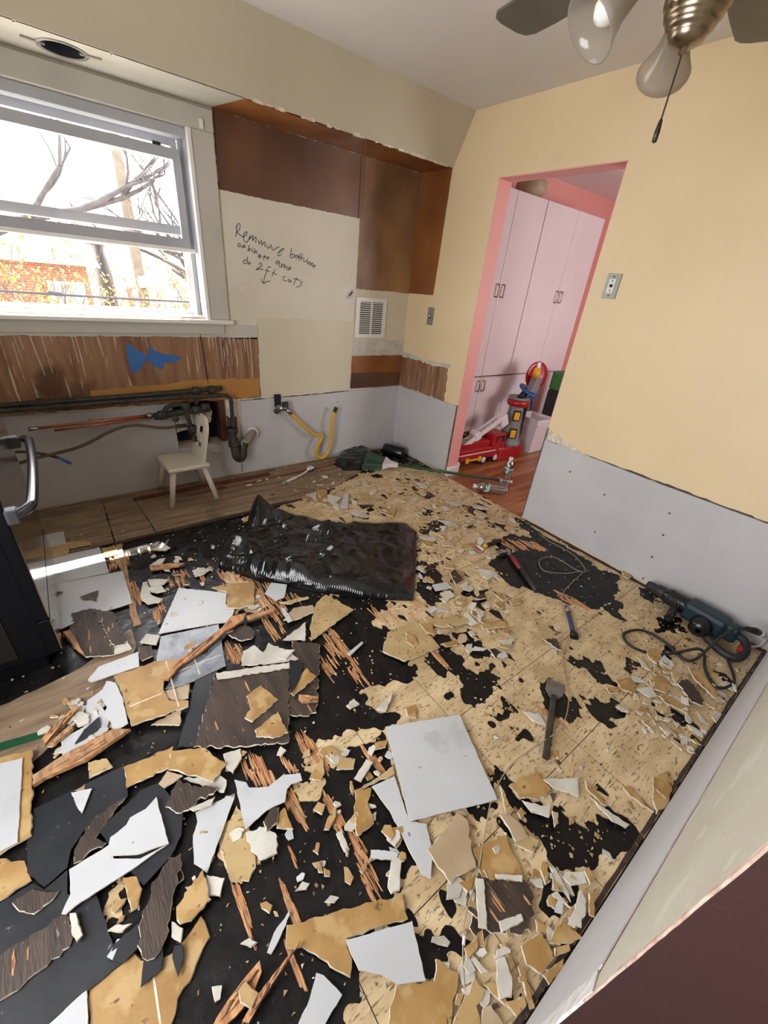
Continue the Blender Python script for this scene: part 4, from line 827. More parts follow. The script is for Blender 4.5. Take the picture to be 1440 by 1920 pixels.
MB().rbox((-.026, -.018, -.022), (.026, .018, 0), .004, 0, Matrix.Translation((-1.02, -.19, .03)) @ Matrix.Rotation(.45, 4, 'Z')).build('bristles', M['green'], db)
MB().tube([(-1.325, -.326, .018), (-1.295, -.313, .018)], .014, 8).build('grip', mk('pale_green', (.25, .34, .24), rough=.5), db)
bb = thing('wooden_batten', 'thin dark wood batten along the bottom of the stripped wall', 'batten', (-1.6, -.1, .006))
MB().box((-2.30, -.13, .006), (-1.34, -.10, .022)).build('strip', M['redwood'], bb); MB().box((-1.345, -.131, .006), (-1.33, -.099, .0225)).build('sawn_end', M['splinter'], bb)

# ------------------------------------------------------------------ hand tools
pk = thing('putty_knife', 'putty knife with yellow and black handle and red label blade', 'putty knife', (-.53, -1.72, .006))
pa, pb = Vector((-.66, -1.70, .009)), Vector((-.44, -1.72, .02)); d = (pb-pa).normalized(); s2 = Vector((-d.y, d.x, 0)).normalized()
def flat(a, wa, b, wb_, t, z0): return [(a+s2*wa), (b+s2*wb_), (b-s2*wb_), (a-s2*wa)]
def plate4(pts, z, t): return MB().prism([(p.x, p.y) for p in pts], fF, z, z+t)
plate4(flat(pa, .045, pa+d*.085, .016, 0, 0), .008, .002).build('blade', M['steel'], pk)
plate4(flat(pa+d*.012, .038, pa+d*.06, .024, 0, 0), .010, .0008).build('label_sticker', M['label'], pk)
plate4(flat(pa+d*.015, .032, pa+d*.035, .028, 0, 0), .0108, .0006).build('red_band', M['red'], pk)
MB().tube([pa+d*.08, pa+d*.105], [.013, .014], 8).build('collar', M['toyyellow'], pk)
MB().tube([pa+d*.10, pa+d*.14, pa+d*.20, pb+d*.015], [.014, .015, .016, .013], 10).build('handle', M['blackplastic'], pk)
MB().sphere(pb+d*.012, .014, 0, 6).build('end_cap', M['toyyellow'], pk)
hm = thing('claw_hammer', 'claw hammer with red and black grip on the black patch', 'hammer', (-.6, -1.98, .004))
h0, h1 = Vector((-.50, -1.835, .022)), Vector((-.665, -2.165, .016)); d = (h1-h0).normalized(); s2 = Vector((-d.y, d.x, 0))
MB().tube([h0+s2*.045, h0+s2*.022], .014, 10).build('face', M['steel'], hm); MB().rbox((-.022, -.012, -.012), (.022, .012, .012), .004, 0, axis_mat(h0, s2)).build('cheek', M['steel'], hm)
for s in (-1, 1): MB().tube(smooth_path([h0-s2*.015+d*s*.004, h0-s2*.05+d*s*.009+Vector((0, 0, .005)), h0-s2*.085+d*(.018+s*.009)+Vector((0, 0, -.004))], 4), [.008]*4+[.006]*4+[.003], 6).build('claw', M['steel'], hm)
MB().tube([h0, h0+d*.04], .009, 8).build('neck', M['steel'], hm)
MB().tube([h0+d*.035, h0+d*.10, h0+d*.17], [.012, .0135, .0125], 10).build('upper_grip', M['deepred'], hm); MB().tube([h0+d*.17, h0+d*.28, h1], [.0125, .014, .016], 10).build('lower_grip', M['rubber'], hm)
cs = thing('cold_chisel', 'blue gripped pry chisel with a grey blade on the tan tiles', 'chisel', (-.72, -2.4, .004))
c0, c1 = Vector((-.622, -2.325, .012)), Vector((-.80, -2.475, .014)); d = (c1-c0).normalized()
MB().tube([c0, c0+d*.05], [.012, .010], 6).build('blade', M['steel'], cs); MB().tube([c0+d*.045, c0+d*.12, c0+d*.19], [.010, .0115, .0115], 8).build('grip', M['toolblue'], cs); MB().tube([c0+d*.188, c0+d*.215, c0+d*.235], [.012, .022, .020], 8).build('striking_end', M['blackplastic'], cs)
sb = thing('scraper_bit', 'wide spade chisel bit of dark steel lying near the tan wire', 'chisel bit', (-1.27, -2.66, .005))
b0, b1 = Vector((-1.118, -2.575, .012)), Vector((-1.44, -2.74, .014)); d = (b1-b0).normalized(); s2 = Vector((-d.y, d.x, 0))
MB().prism([tuple((b0+s2*.036-d*.01).xy), tuple((b0-s2*.036-d*.01).xy), tuple((b0-s2*.036+d*.05).xy), tuple((b0-s2*.014+d*.085).xy), tuple((b0+s2*.014+d*.085).xy), tuple((b0+s2*.036+d*.05).xy)], fF, .007, .013, inset=.003).build('blade', mk('worn_grey_steel', (.20, .195, .185), (.14, .135, .13), 25, .5, metal=.5), sb)
MB().tube([b0+d*.075, b0+d*.11, b0+d*.30], [.013, .0125, .0125], 6, smooth=False).build('shank', M['iron'], sb); MB().tube([b0+d*.30, b1], [.0115, .012], 6, smooth=False).build('drive_end', M['iron'], sb)

# ------------------------------------------------------------------ rotary hammer
rh = thing('rotary_hammer', 'dark teal corded rotary hammer drill lying against the drywall', 'power drill', (-.19, -2.76, .004))
a0 = Vector((-.105, -2.50, .072)); a1 = Vector((-.135, -2.96, .075)); d = (a1-a0).normalized(); ax = axis_mat(a0, d)
MB().lathe([(.004, 0), (.022, .002), (.026, .02), (.026, .05), (.032, .055), (.034, .085), (.034, .10)], ax, 16).build('chuck', M['rubber'], rh)
MB().lathe([(.034, .095), (.042, .11), (.045, .14), (.045, .19), (.052, .20), (.052, .215)], ax, 16).build('gear_case', M['blackplastic'], rh)
ring = MB()
for k in range(5): ring.lathe([(.045, .12+k*.015), (.048, .123+k*.015), (.045, .127+k*.015)], ax, 16)
ring.build('cooling_rib', M['rubber'], rh)
mbod = MB().rbox((-.055, -.05, .205), (.05, .055, .40), .025, 0, ax, 4); mbod.build('motor_housing', M['teal'], rh)
MB().rbox((-.03, -.048, .385), (.04, .045, .45), .02, 0, ax, 4).build('rear_cap', M['teal'], rh)
md = Vector((-1, -.12, -.02)).normalized()
MB().lathe([(.045, 0), (.048, .03), (.046, .09), (.036, .105), (.012, .108)], axis_mat(a0+d*.30+md*.02-Vector((0, 0, .012)), md), 18).build('motor_body', M['blackplastic'], rh)
sh0 = a0+d*.17-Vector((0, 0, .02))
MB().tube([sh0, sh0+md*.05, sh0+md*.10, sh0+md*.15], [.017, .019, .02, .018], 12).build('side_handle', M['rubber'], rh); MB().tube([sh0+md*.148, sh0+md*.162], [.021, .020], 12).build('handle_flange', M['blackplastic'], rh); MB().tube([sh0+md*.155, sh0+md*.1635], .010, 8).build('handle_bore', M['dark'], rh)
g0 = a0+d*.43
MB().tube(smooth_path([g0+Vector((0, 0, .0)), g0+d*.045+md*.005, g0+d*.065+md*.05-Vector((0, 0, .02)), g0+d*.05+md*.11-Vector((0, 0, .04)), g0-d*.01+md*.125-Vector((0, 0, .045)), g0-d*.09+md*.10-Vector((0, 0, .035))], 5), .0195, 10).build('grip_handle', M['rubber'], rh)
MB().rbox((-.010, -.012, -.022), (.010, .012, .022), .004, 0, axis_mat(g0+d*.045+md*.06-Vector((0, 0, .02)), md)).build('trigger', M['red'], rh)
for u, v in ((.25, .03), (.36, .02)): MB().sphere(a0+d*u+Vector((-.046, 0, v)), .004, 0, 5).build('housing_screw', M['steel'], rh)
# its cord: loops in front, then up to the plug joined to the white extension lead
cd = MB().tube(smooth_path([g0+md*.12-Vector((0, 0, .045)), (-.30, -2.98, .02), (-.40, -3.03, .012), (-.50, -3.00, .010), (-.44, -2.93, .010), (-.36, -2.89, .03), (-.38, -2.86, .05), (-.46, -2.80, .012), (-.55, -2.75, .010), (-.60, -2.66, .010), (-.55, -2.60, .012), (-.44, -2.64, .012), (-.42, -2.74, .012), (-.46, -2.84, .012), (-.42, -2.88, .03), (-.31, -2.90, .12), (-.24, -2.93, .17), (-.19, -2.97, .17)], 6), .0065, 8)
cd = cd.build('cord', M['rubber'], rh)
MB().tube([(-.205, -2.955, .172), (-.17, -2.985, .165), (-.15, -3.0, .155)], [.010, .017, .016], 10).build('plug', M['blackplastic'], cd)
ex = thing('extension_lead', 'white extension lead end plugged onto the black drill cord', 'cord', (-.1, -3.0, .02))
MB().tube([(-.152, -2.998, .156), (-.12, -3.02, .14)], [.016, .014], 10).build('socket_end', M['toywhite'], ex); MB().tube(smooth_path([(-.12, -3.02, .14), (-.06, -3.035, .09), (-.04, -3.03, .03), (-.08, -3.0, .012), (-.16, -3.01, .010)], 5), .006, 8).build('lead', M['toywhite'], ex)
w1 = thing('loose_wire', 'thin tan wire snaking over the torn tiles from the drywall', 'wire', (-.6, -2.4, .006))
MB().tube(smooth_path([(-0.102,-1.79,0.012), (-0.125,-1.891,0.012), (-0.123,-2.068,0.012), (-0.219,-2.207,0.014), (-0.261,-2.168,0.012), (-0.264,-2.021,0.012), (-0.378,-1.988,0.012), (-0.455,-2.071,0.014), (-0.357,-2.154,0.012), (-0.252,-2.204,0.016), (-0.385,-2.224,0.012), (-0.554,-2.258,0.012), (-0.693,-2.347,0.014), (-0.807,-2.447,0.03), (-0.887,-2.479,0.014), (-0.984,-2.525,0.012), (-1.09,-2.609,0.014), (-1.169,-2.665,0.018), (-1.301,-2.709,0.03), (-1.418,-2.695,0.016), (-1.559,-2.683,0.014), (-1.691,-2.71,0.012), (-1.796,-2.765,0.014), (-1.897,-2.822,0.02), (-1.99,-2.863,0.018), (-2.042,-2.906,0.012), (-2.083,-2.952,0.012), (-2.116,-2.996,0.012)], 6), .0019, 6).build('strand', M['cord'], w1)
MB().sphere((-2.02,-2.888,0.02), .006, 0, 5, (1, .7, 1)).build('kink', M['toywhite'], w1)
MB().tube([(-2.015,-2.884,0.018), (-2.031,-2.896,0.018)], .0042, 6).build('splice', M['toywhite'], w1)

# ------------------------------------------------------------------ ceiling fan
fx_, fy_ = -1.217, -2.31
fan = thing('ceiling_fan', 'brushed nickel ceiling fan with grey blades, glass shades and a pull chain', 'ceiling fan', (fx_, fy_, 1.75))
FT = Matrix.Translation((fx_, fy_, 0))
MB().lathe([(.004, H), (.075, H), (.07, H-.03), (.045, H-.055), (.015, H-.06), (.015, H-.10), (.05, H-.11), (.10, H-.13), (.125, H-.17), (.125, H-.24), (.105, H-.275), (.06, H-.29), (.004, H-.29)], FT, 32).build('motor_housing', M['nickel'], fan)
MB().lathe([(.004, 2.14), (.05, 2.138), (.06, 2.11), (.058, 2.055), (.050, 2.05), (.060, 2.045), (.068, 2.03), (.066, 2.012), (.058, 2.008), (.061, 2.003), (.058, 1.992), (.050, 1.988), (.052, 1.984), (.048, 1.975), (.040, 1.972), (.041, 1.968), (.034, 1.955), (.018, 1.948), (.008, 1.946), (.008, 1.937), (.002, 1.936)], FT, 36).build('light_fitter', M['nickel'], fan)
for k in range(5):
    a = math.radians(9+72*k); R_ = Matrix.Translation((fx_, fy_, 2.165)) @ Matrix.Rotation(a, 4, 'Z') @ Matrix.Rotation(.16, 4, 'X')
    out = [(.16, -.045), (.30, -.060), (.50, -.068), (.585, -.066), (.615, -.055), (.632, -.03), (.645, .03), (.642, .055), (.625, .068), (.50, .068), (.30, .060), (.16, .045)]
    b_ = MB().prism(out, lambda u, v, t: tuple(R_ @ Vector((u, v, t))), -.004, .004).build('blade', M['bladewood'], fan)
    MB().prism([(.09, -.018), (.16, -.03), (.23, -.03), (.23, .03), (.16, .03), (.09, .018)], lambda u, v, t: tuple(R_ @ Vector((u, v, t))), -.010, -.004).build('blade_iron', M['nickel'], b_)
for az, el_ in ((150, 48), (34, 28), (-92, 40)):
    a = math.radians(az); dirh = Vector((math.cos(a), math.sin(a), 0)); ax_d = (dirh*math.cos(math.radians(el_))+Vector((0, 0, -math.sin(math.radians(el_))))).normalized()
    p0 = Vector((fx_, fy_, 2.07))+dirh*.055; p1 = p0+dirh*.055+Vector((0, 0, .012)); p2 = p1+ax_d*.045
    arm = MB().tube(smooth_path([p0, p0+dirh*.03+Vector((0, 0, .012)), p1, p2], 4), .009, 8); arm.lathe([(.012, -.02), (.027, -.012), (.028, .015), (.02, .02)], axis_mat(p2, ax_d), 16); arm = arm.build('lamp_arm', M['nickel'], fan)
    am = axis_mat(p2, ax_d)
    shd = MB().lathe([(.026, .005), (.031, .02), (.035, .05), (.042, .085), (.055, .115), (.067, .137), (.064, .137), (.052, .114), (.039, .085), (.032, .05), (.028, .02), (.023, .008)], am, 28).build('shade', M['frost'], fan)
    MB().lathe([(.012, .01), (.013, .04), (.022, .065), (.028, .085), (.024, .105), (.012, .117), (.001, .119)], am, 16).build('bulb', M['bulb'], arm)
cz = 1.785
chn = MB().tube([(fx_, fy_, 1.94), (fx_, fy_, cz+.045)], .0018, 6)
for k in range(30): chn.sphere((fx_, fy_, cz+.045+k*.0037), .0024, 0, 3)
chn = chn.build('pull_chain', M['darkchain'], fan); MB().lathe([(.001, cz), (.0055, cz+.003), (.0065, cz+.02), (.004, cz+.042), (.001, cz+.046)], FT, 10).build('chain_fob', M['darkchain'], chn)
cx2 = (fx_-.055, fy_+.03); MB().tube([(cx2[0], cx2[1], 2.10), (cx2[0], cx2[1], 2.0)], .0016, 6).build('second_chain', M['darkchain'], fan)

# ------------------------------------------------------------------ next room: cabinets, toys, bottles
CY = -.42
for i, (xa, xb, za, zb, lab) in enumerate(((.17, 1.03, .02, .735, 'lower pinkish white cabinet beside the doorway behind the fire truck'), (.17, 1.03, .745, 2.135, 'tall pinkish white wall cabinet pair next to the doorway edge'), (1.035, 1.97, .02, .735, 'lower pinkish white cabinet behind the toy lighthouse'), (1.035, 1.97, .745, 2.135, 'tall pinkish white cabinet pair farther along the pink wall'))):
    c = thing('cabinet', lab, 'cabinet', ((xa+xb)/2, -.2, za), 'built in cabinets of the next room')
    MB().box((xa, CY+.02, za), (xb, -.001, zb)).build('body', M['cab'], c)
    xm = (.63 if i < 2 else 1.51)
    for x0_, x1_, hx_ in ((xa+.003, xm-.002, xm-.035), (xm+.002, xb-.003, xm+.035)):
        d_ = MB().rbox((x0_, CY, za+.004), (x1_, CY+.02, zb-.004), .004).build('door', M['cab'], c)
        hz = (1.45 if i % 2 else .66)
        MB().tube(smooth_path([(hx_, CY, hz-.045), (hx_, CY-.025, hz-.045), (hx_, CY-.03, hz), (hx_, CY-.025, hz+.045), (hx_, CY, hz+.045)], 3), .006, 6).build('handle', M['nickel'], d_)
jar = MB().lathe([(.002, 2.135), (.09, 2.136), (.13, 2.19), (.12, 2.25), (.06, 2.28), (.05, 2.275), (.11, 2.245), (.118, 2.19), (.002, 2.15)], Matrix.Translation((.95, -.28, 0)), 24)
tag(jar.build('basket', M['beige']), 'tan round bowl on top of the white cabinet', 'bowl')
# toy fire truck
ft = thing('toy_fire_truck', 'red toy fire truck with a white ladder on the oak floor', 'toy truck', (.42, -.66, 0))
TM = Matrix.Translation((.46, -.64, 0)) @ Matrix.Rotation(math.radians(-3), 4, 'Z') @ Matrix.Diagonal((1.15, 1.0, 1.12, 1))
MB().rbox((-.32, -.085, .05), (.30, .085, .15), .018, 0, TM).build('chassis', M['red'], ft); MB().rbox((.14, -.083, .14), (.30, .083, .25), .025, 0, TM).build('cab', M['red'], ft)
MB().rbox((-.31, -.06, .14), (.13, .09, .20), .012, 0, TM).build('bed', M['red'], ft); MB().box((-.30, -.0865, .108), (.29, -.0855, .118), 0, TM).build('white_stripe', M['toywhite'], ft)
MB().rbox((.17, -.086, .18), (.27, -.080, .235), .006, 0, TM).build('side_window', M['toyblack'], ft)
for x in (-.23, .06, .2): 
    for s in (-1, 1):
        wm = axis_mat(TM @ Vector((x, s*.075, .042)), (0, s, 0)); w_ = MB().lathe([(.01, -.012), (.045, -.012), (.047, 0), (.045, .012), (.01, .014)], wm, 18).build('wheel', M['toyblack'], ft); MB().lathe([(.001, .016), (.028, .0155), (.03, .012)], wm, 12).build('hub_cap', M['toywhite'], w_)
MB().rbox((-.14, -.10, .055), (.0, -.086, .07), .005, 0, TM).build('outrigger', M['toyyellow'], ft)
for x in (-.14, -.0): MB().rbox((x-.015, -.108, .045), (x+.015, -.086, .085), .005, 0, TM).build('outrigger_pad', M['toyyellow'], ft)
lad = TM @ Matrix.Translation((-.16, -.02, .17)) @ Matrix.Rotation(math.radians(-27), 4, 'Y')
lb = MB()
for s in (-.03, .03): lb.rbox((-.08, s-.008, -.01), (.46, s+.008, .028), .004, 0, lad)
lb.build('ladder_rail', M['toywhite'], ft)
for k in range(11): MB().box((-.05+k*.047, -.03, .0), (-.043+k*.047, .03, .012), 0, lad).build('rung', M['toywhite'], ft)
MB().rbox((.12, -.045, -.02), (.18, .045, .05), .008, 0, lad).build('ladder_clamp', M['toywhite'], ft); MB().rbox((.40, -.05, -.07), (.48, .05, .03), .012, 0, lad).build('bucket', M['toywhite'], ft)
MB().lathe([(.002, -.05), (.04, -.05), (.04, .05), (.002, .05)], axis_mat(TM @ Vector((-.2, 0, .165)), (0, 1, 0)), 16).build('pivot', M['toygrey'], ft)
MB().rbox((-.20, -.05, .19), (-.11, .05, .22), .01, 0, TM).build('turntable', M['toygrey'], ft)
tb = thing('toy_tray', 'black toy tray with yellow tabs leaning behind the fire truck', 'toy', (.35, -.5, 0))
TT = Matrix.Translation((.34, -.455, 0)) @ Matrix.Rotation(.25, 4, 'X')
MB().rbox((-.17, -.01, .0), (.24, .012, .27), .006, 0, TT).build('panel', M['toyblack'], tb)
for k in range(5): MB().box((-.15+k*.075, -.016, .245), (-.115+k*.075, -.009, .262), 0, TT).build('tab', M['toyyellow'], tb)
MB().rbox((-.17, -.06, .0), (.30, -.012, .16), .01, 0, TT).build('red_ledge', M['red'], tb)
# toy tower
tw = thing('toy_lighthouse', 'grey toy rescue tower with red dish on top and yellow windows', 'toy tower', (.95, -.66, 0))
TX, TY = .95, -.66
MB().rbox((TX-.24, TY-.10, 0), (TX+.13, TY+.12, .13), .03).build('base', M['red'], tw)
MB().rbox((TX-.30, TY-.08, .0), (TX-.16, TY+.10, .26), .03).build('side_wing', M['red'], tw)
body = MB().lathe([(.115, .13), (.12, .15), (.105, .17), (.085, .32), (.072, .48), (.07, .51)], Matrix.Translation((TX, TY, 0)), 8, smooth=False).build('tower', M['toygrey'], tw)
for z, y_ in ((.43, -.080), (.26, -.097)):
    wm_ = Matrix.Translation((TX, TY, 0)) @ Matrix.Rotation(math.radians(-42), 4, 'Z')
    MB().rbox((-.038, y_-.014, z-.05), (.038, y_+.01, z+.05), .012, 0, wm_).build('window_frame', M['toyblack'], tw); MB().rbox((-.025, y_-.02, z-.037), (.025, y_-.012, z+.037), .01, 0, wm_).build('window', M['toyyellow'], tw)
MB().rbox((TX+.05, TY-.075, .16), (TX+.075, TY-.04, .54), .006).build('rail', M['toyblack'], tw)
MB().lathe([(.075, .56), (.095, .565), (.105, .60), (.09, .625), (.02, .62)], Matrix.Translation((TX, TY, -.05)), 20).build('collar', M['red'], tw)
MB().lathe([(.08, .622), (.10, .626), (.098, .645), (.06, .642), (.002, .63)], Matrix.Translation((TX, TY, -.05)), 20).build('deck', M['toygrey'], tw)
MB().tube([(TX+.02, TY, .57), (TX+.09, TY-.02, .665)], .035, 8).build('neck', M['toyblack'], tw)
MB().rbox((-.05, -.035, -.075), (.05, .035, .075), .012, 0, Matrix.Translation((TX+.10, TY-.06, .715)) @ Matrix.Rotation(.25, 4, 'Y')).build('head_box', M['toygrey'], tw)
dm = axis_mat((TX+.16, TY-.01, .785), (-.25, -.93, .1)); ds = MB().lathe([(.002, .0), (.08, .004), (.125, .018), (.128, .012), (.08, -.006), (.002, -.01)], dm, 28).build('dish', M['red'], tw)
MB().box((-.018, -.118, .012), (.022, .118, .020), 0, dm).build('dish_stripe', M['toywhite'], ds)
MB().lathe([(.002, -.01), (.10, -.008), (.10, .008), (.002, .01)], axis_mat((TX+.10, TY-.015, .65), (.15, -.4, .9)), 20).build('blue_ring', M['toyblue'], tw)
MB().tube([(TX+.06, TY-.07, .785), (TX+.03, TY-.10, .86)], [.028, .032], 12).build('horn', M['toyyellow'], tw)
MB().tube(smooth_path([(TX+.08, TY-.02, .54), (TX+.16, TY, .58), (TX+.25, TY+.02, .54), (TX+.30, TY+.03, .44)], 5), .012, 8).build('blue_tube', M['toyblue'], tw)
tub = thing('storage_tub', 'pale translucent storage tub beyond the toy tower', 'tub', (1.35, -.62, 0))
MB().lathe([(.002, .004), (.15, .0), (.19, .34), (.20, .345), (.20, .36), (.185, .36), (.175, .34), (.14, .02), (.002, .02)], Matrix.Translation((1.36, -.63, 0)) @ Matrix.Rotation(.78, 4, 'Z'), 4, smooth=False).build('bin', M['toywhite'], tub); MB().box((1.20, -.79, .30), (1.52, -.765, .32)).build('rim_band', M['toywhite'], tub)
gb = thing('green_toy_box', 'green and black toy box glimpsed past the cabinets', 'toy', (1.62, -.72, 0)); MB().rbox((1.5, -.8, 0), (1.75, -.6, .62), .02).build('lower_box', M['toyblack'], gb); MB().rbox((1.5, -.8, .62), (1.75, -.6, .80), .02).build('upper_box', mk('leaf_green', (.04, .16, .03), rough=.5), gb)
def bottle(label, mt):
    b = thing('water_bottle', label, 'bottle', tuple(mt.translation), 'plastic water bottles')
    prof = [(.002, .004), (.026, .0), (.031, .006), (.031, .02)]
    for k in range(6): prof += [(.029, .026+k*.013), (.0315, .032+k*.013)]
    prof += [(.031, .112), (.031, .158), (.029, .166), (.020, .186), (.0125, .198), (.0125, .206)]
    MB().lathe(prof, mt, 20).build('shell', M['bottle'], b)
    MB().lathe([(.0315, .112), (.0318, .114), (.0318, .150), (.0315, .152)], mt, 20).build('wrap_label', mk('green_white_wrap', (.05, .12, .07), (.5, .52, .5), 30, .4, lo=.5, hi=.55), b)
    MB().lathe([(.0145, .200), (.0145, .214), (.012, .2165), (.001, .2165)], mt, 14).build('cap', M['toywhite'], b)
bottle('clear plastic water bottle standing upright on the oak floor', Matrix.Translation((.31, -1.16, 0)) @ Matrix.Scale(1.25, 4))
bottle('clear plastic water bottle lying under the broom handle', axis_mat((.19, -1.27, .042), (-.62, .62, .0)) @ Matrix.Scale(1.25, 4))

# ------------------------------------------------------------------ loose debris: every traced scrap is a thing of its own
KM = {'white': ('whitetile', 'core', 'floor_sheet', 'sheet scrap', .0035), 'ochre': ('ochre', 'core', 'tile_shard', 'tile shard', .005), 'cork': ('ochrecork', 'core', 'tile_shard', 'tile shard', .005),
      'brown': ('brownwood', 'core', 'veneer_scrap', 'wood scrap', .005), 'slate': ('slate', 'slate', 'slate_sheet', 'sheet scrap', .003), 'slateblue': ('slateblue', 'core', 'tile_shard', 'tile shard', .005),
      'grey': ('palegrey', 'core', 'plaster_scrap', 'plaster scrap', .005), 'pale': ('palegrey', 'core', 'felt_scrap', 'felt scrap', .005), 'beige': ('beige', 'core', 'tile_shard', 'tile shard', .005),
      'splint': ('splinter', 'splintdark', 'wood_splinter', 'wood splinter', .010), 'splintdark': ('splintdark', 'splinter', 'wood_splinter', 'wood splinter', .014)}
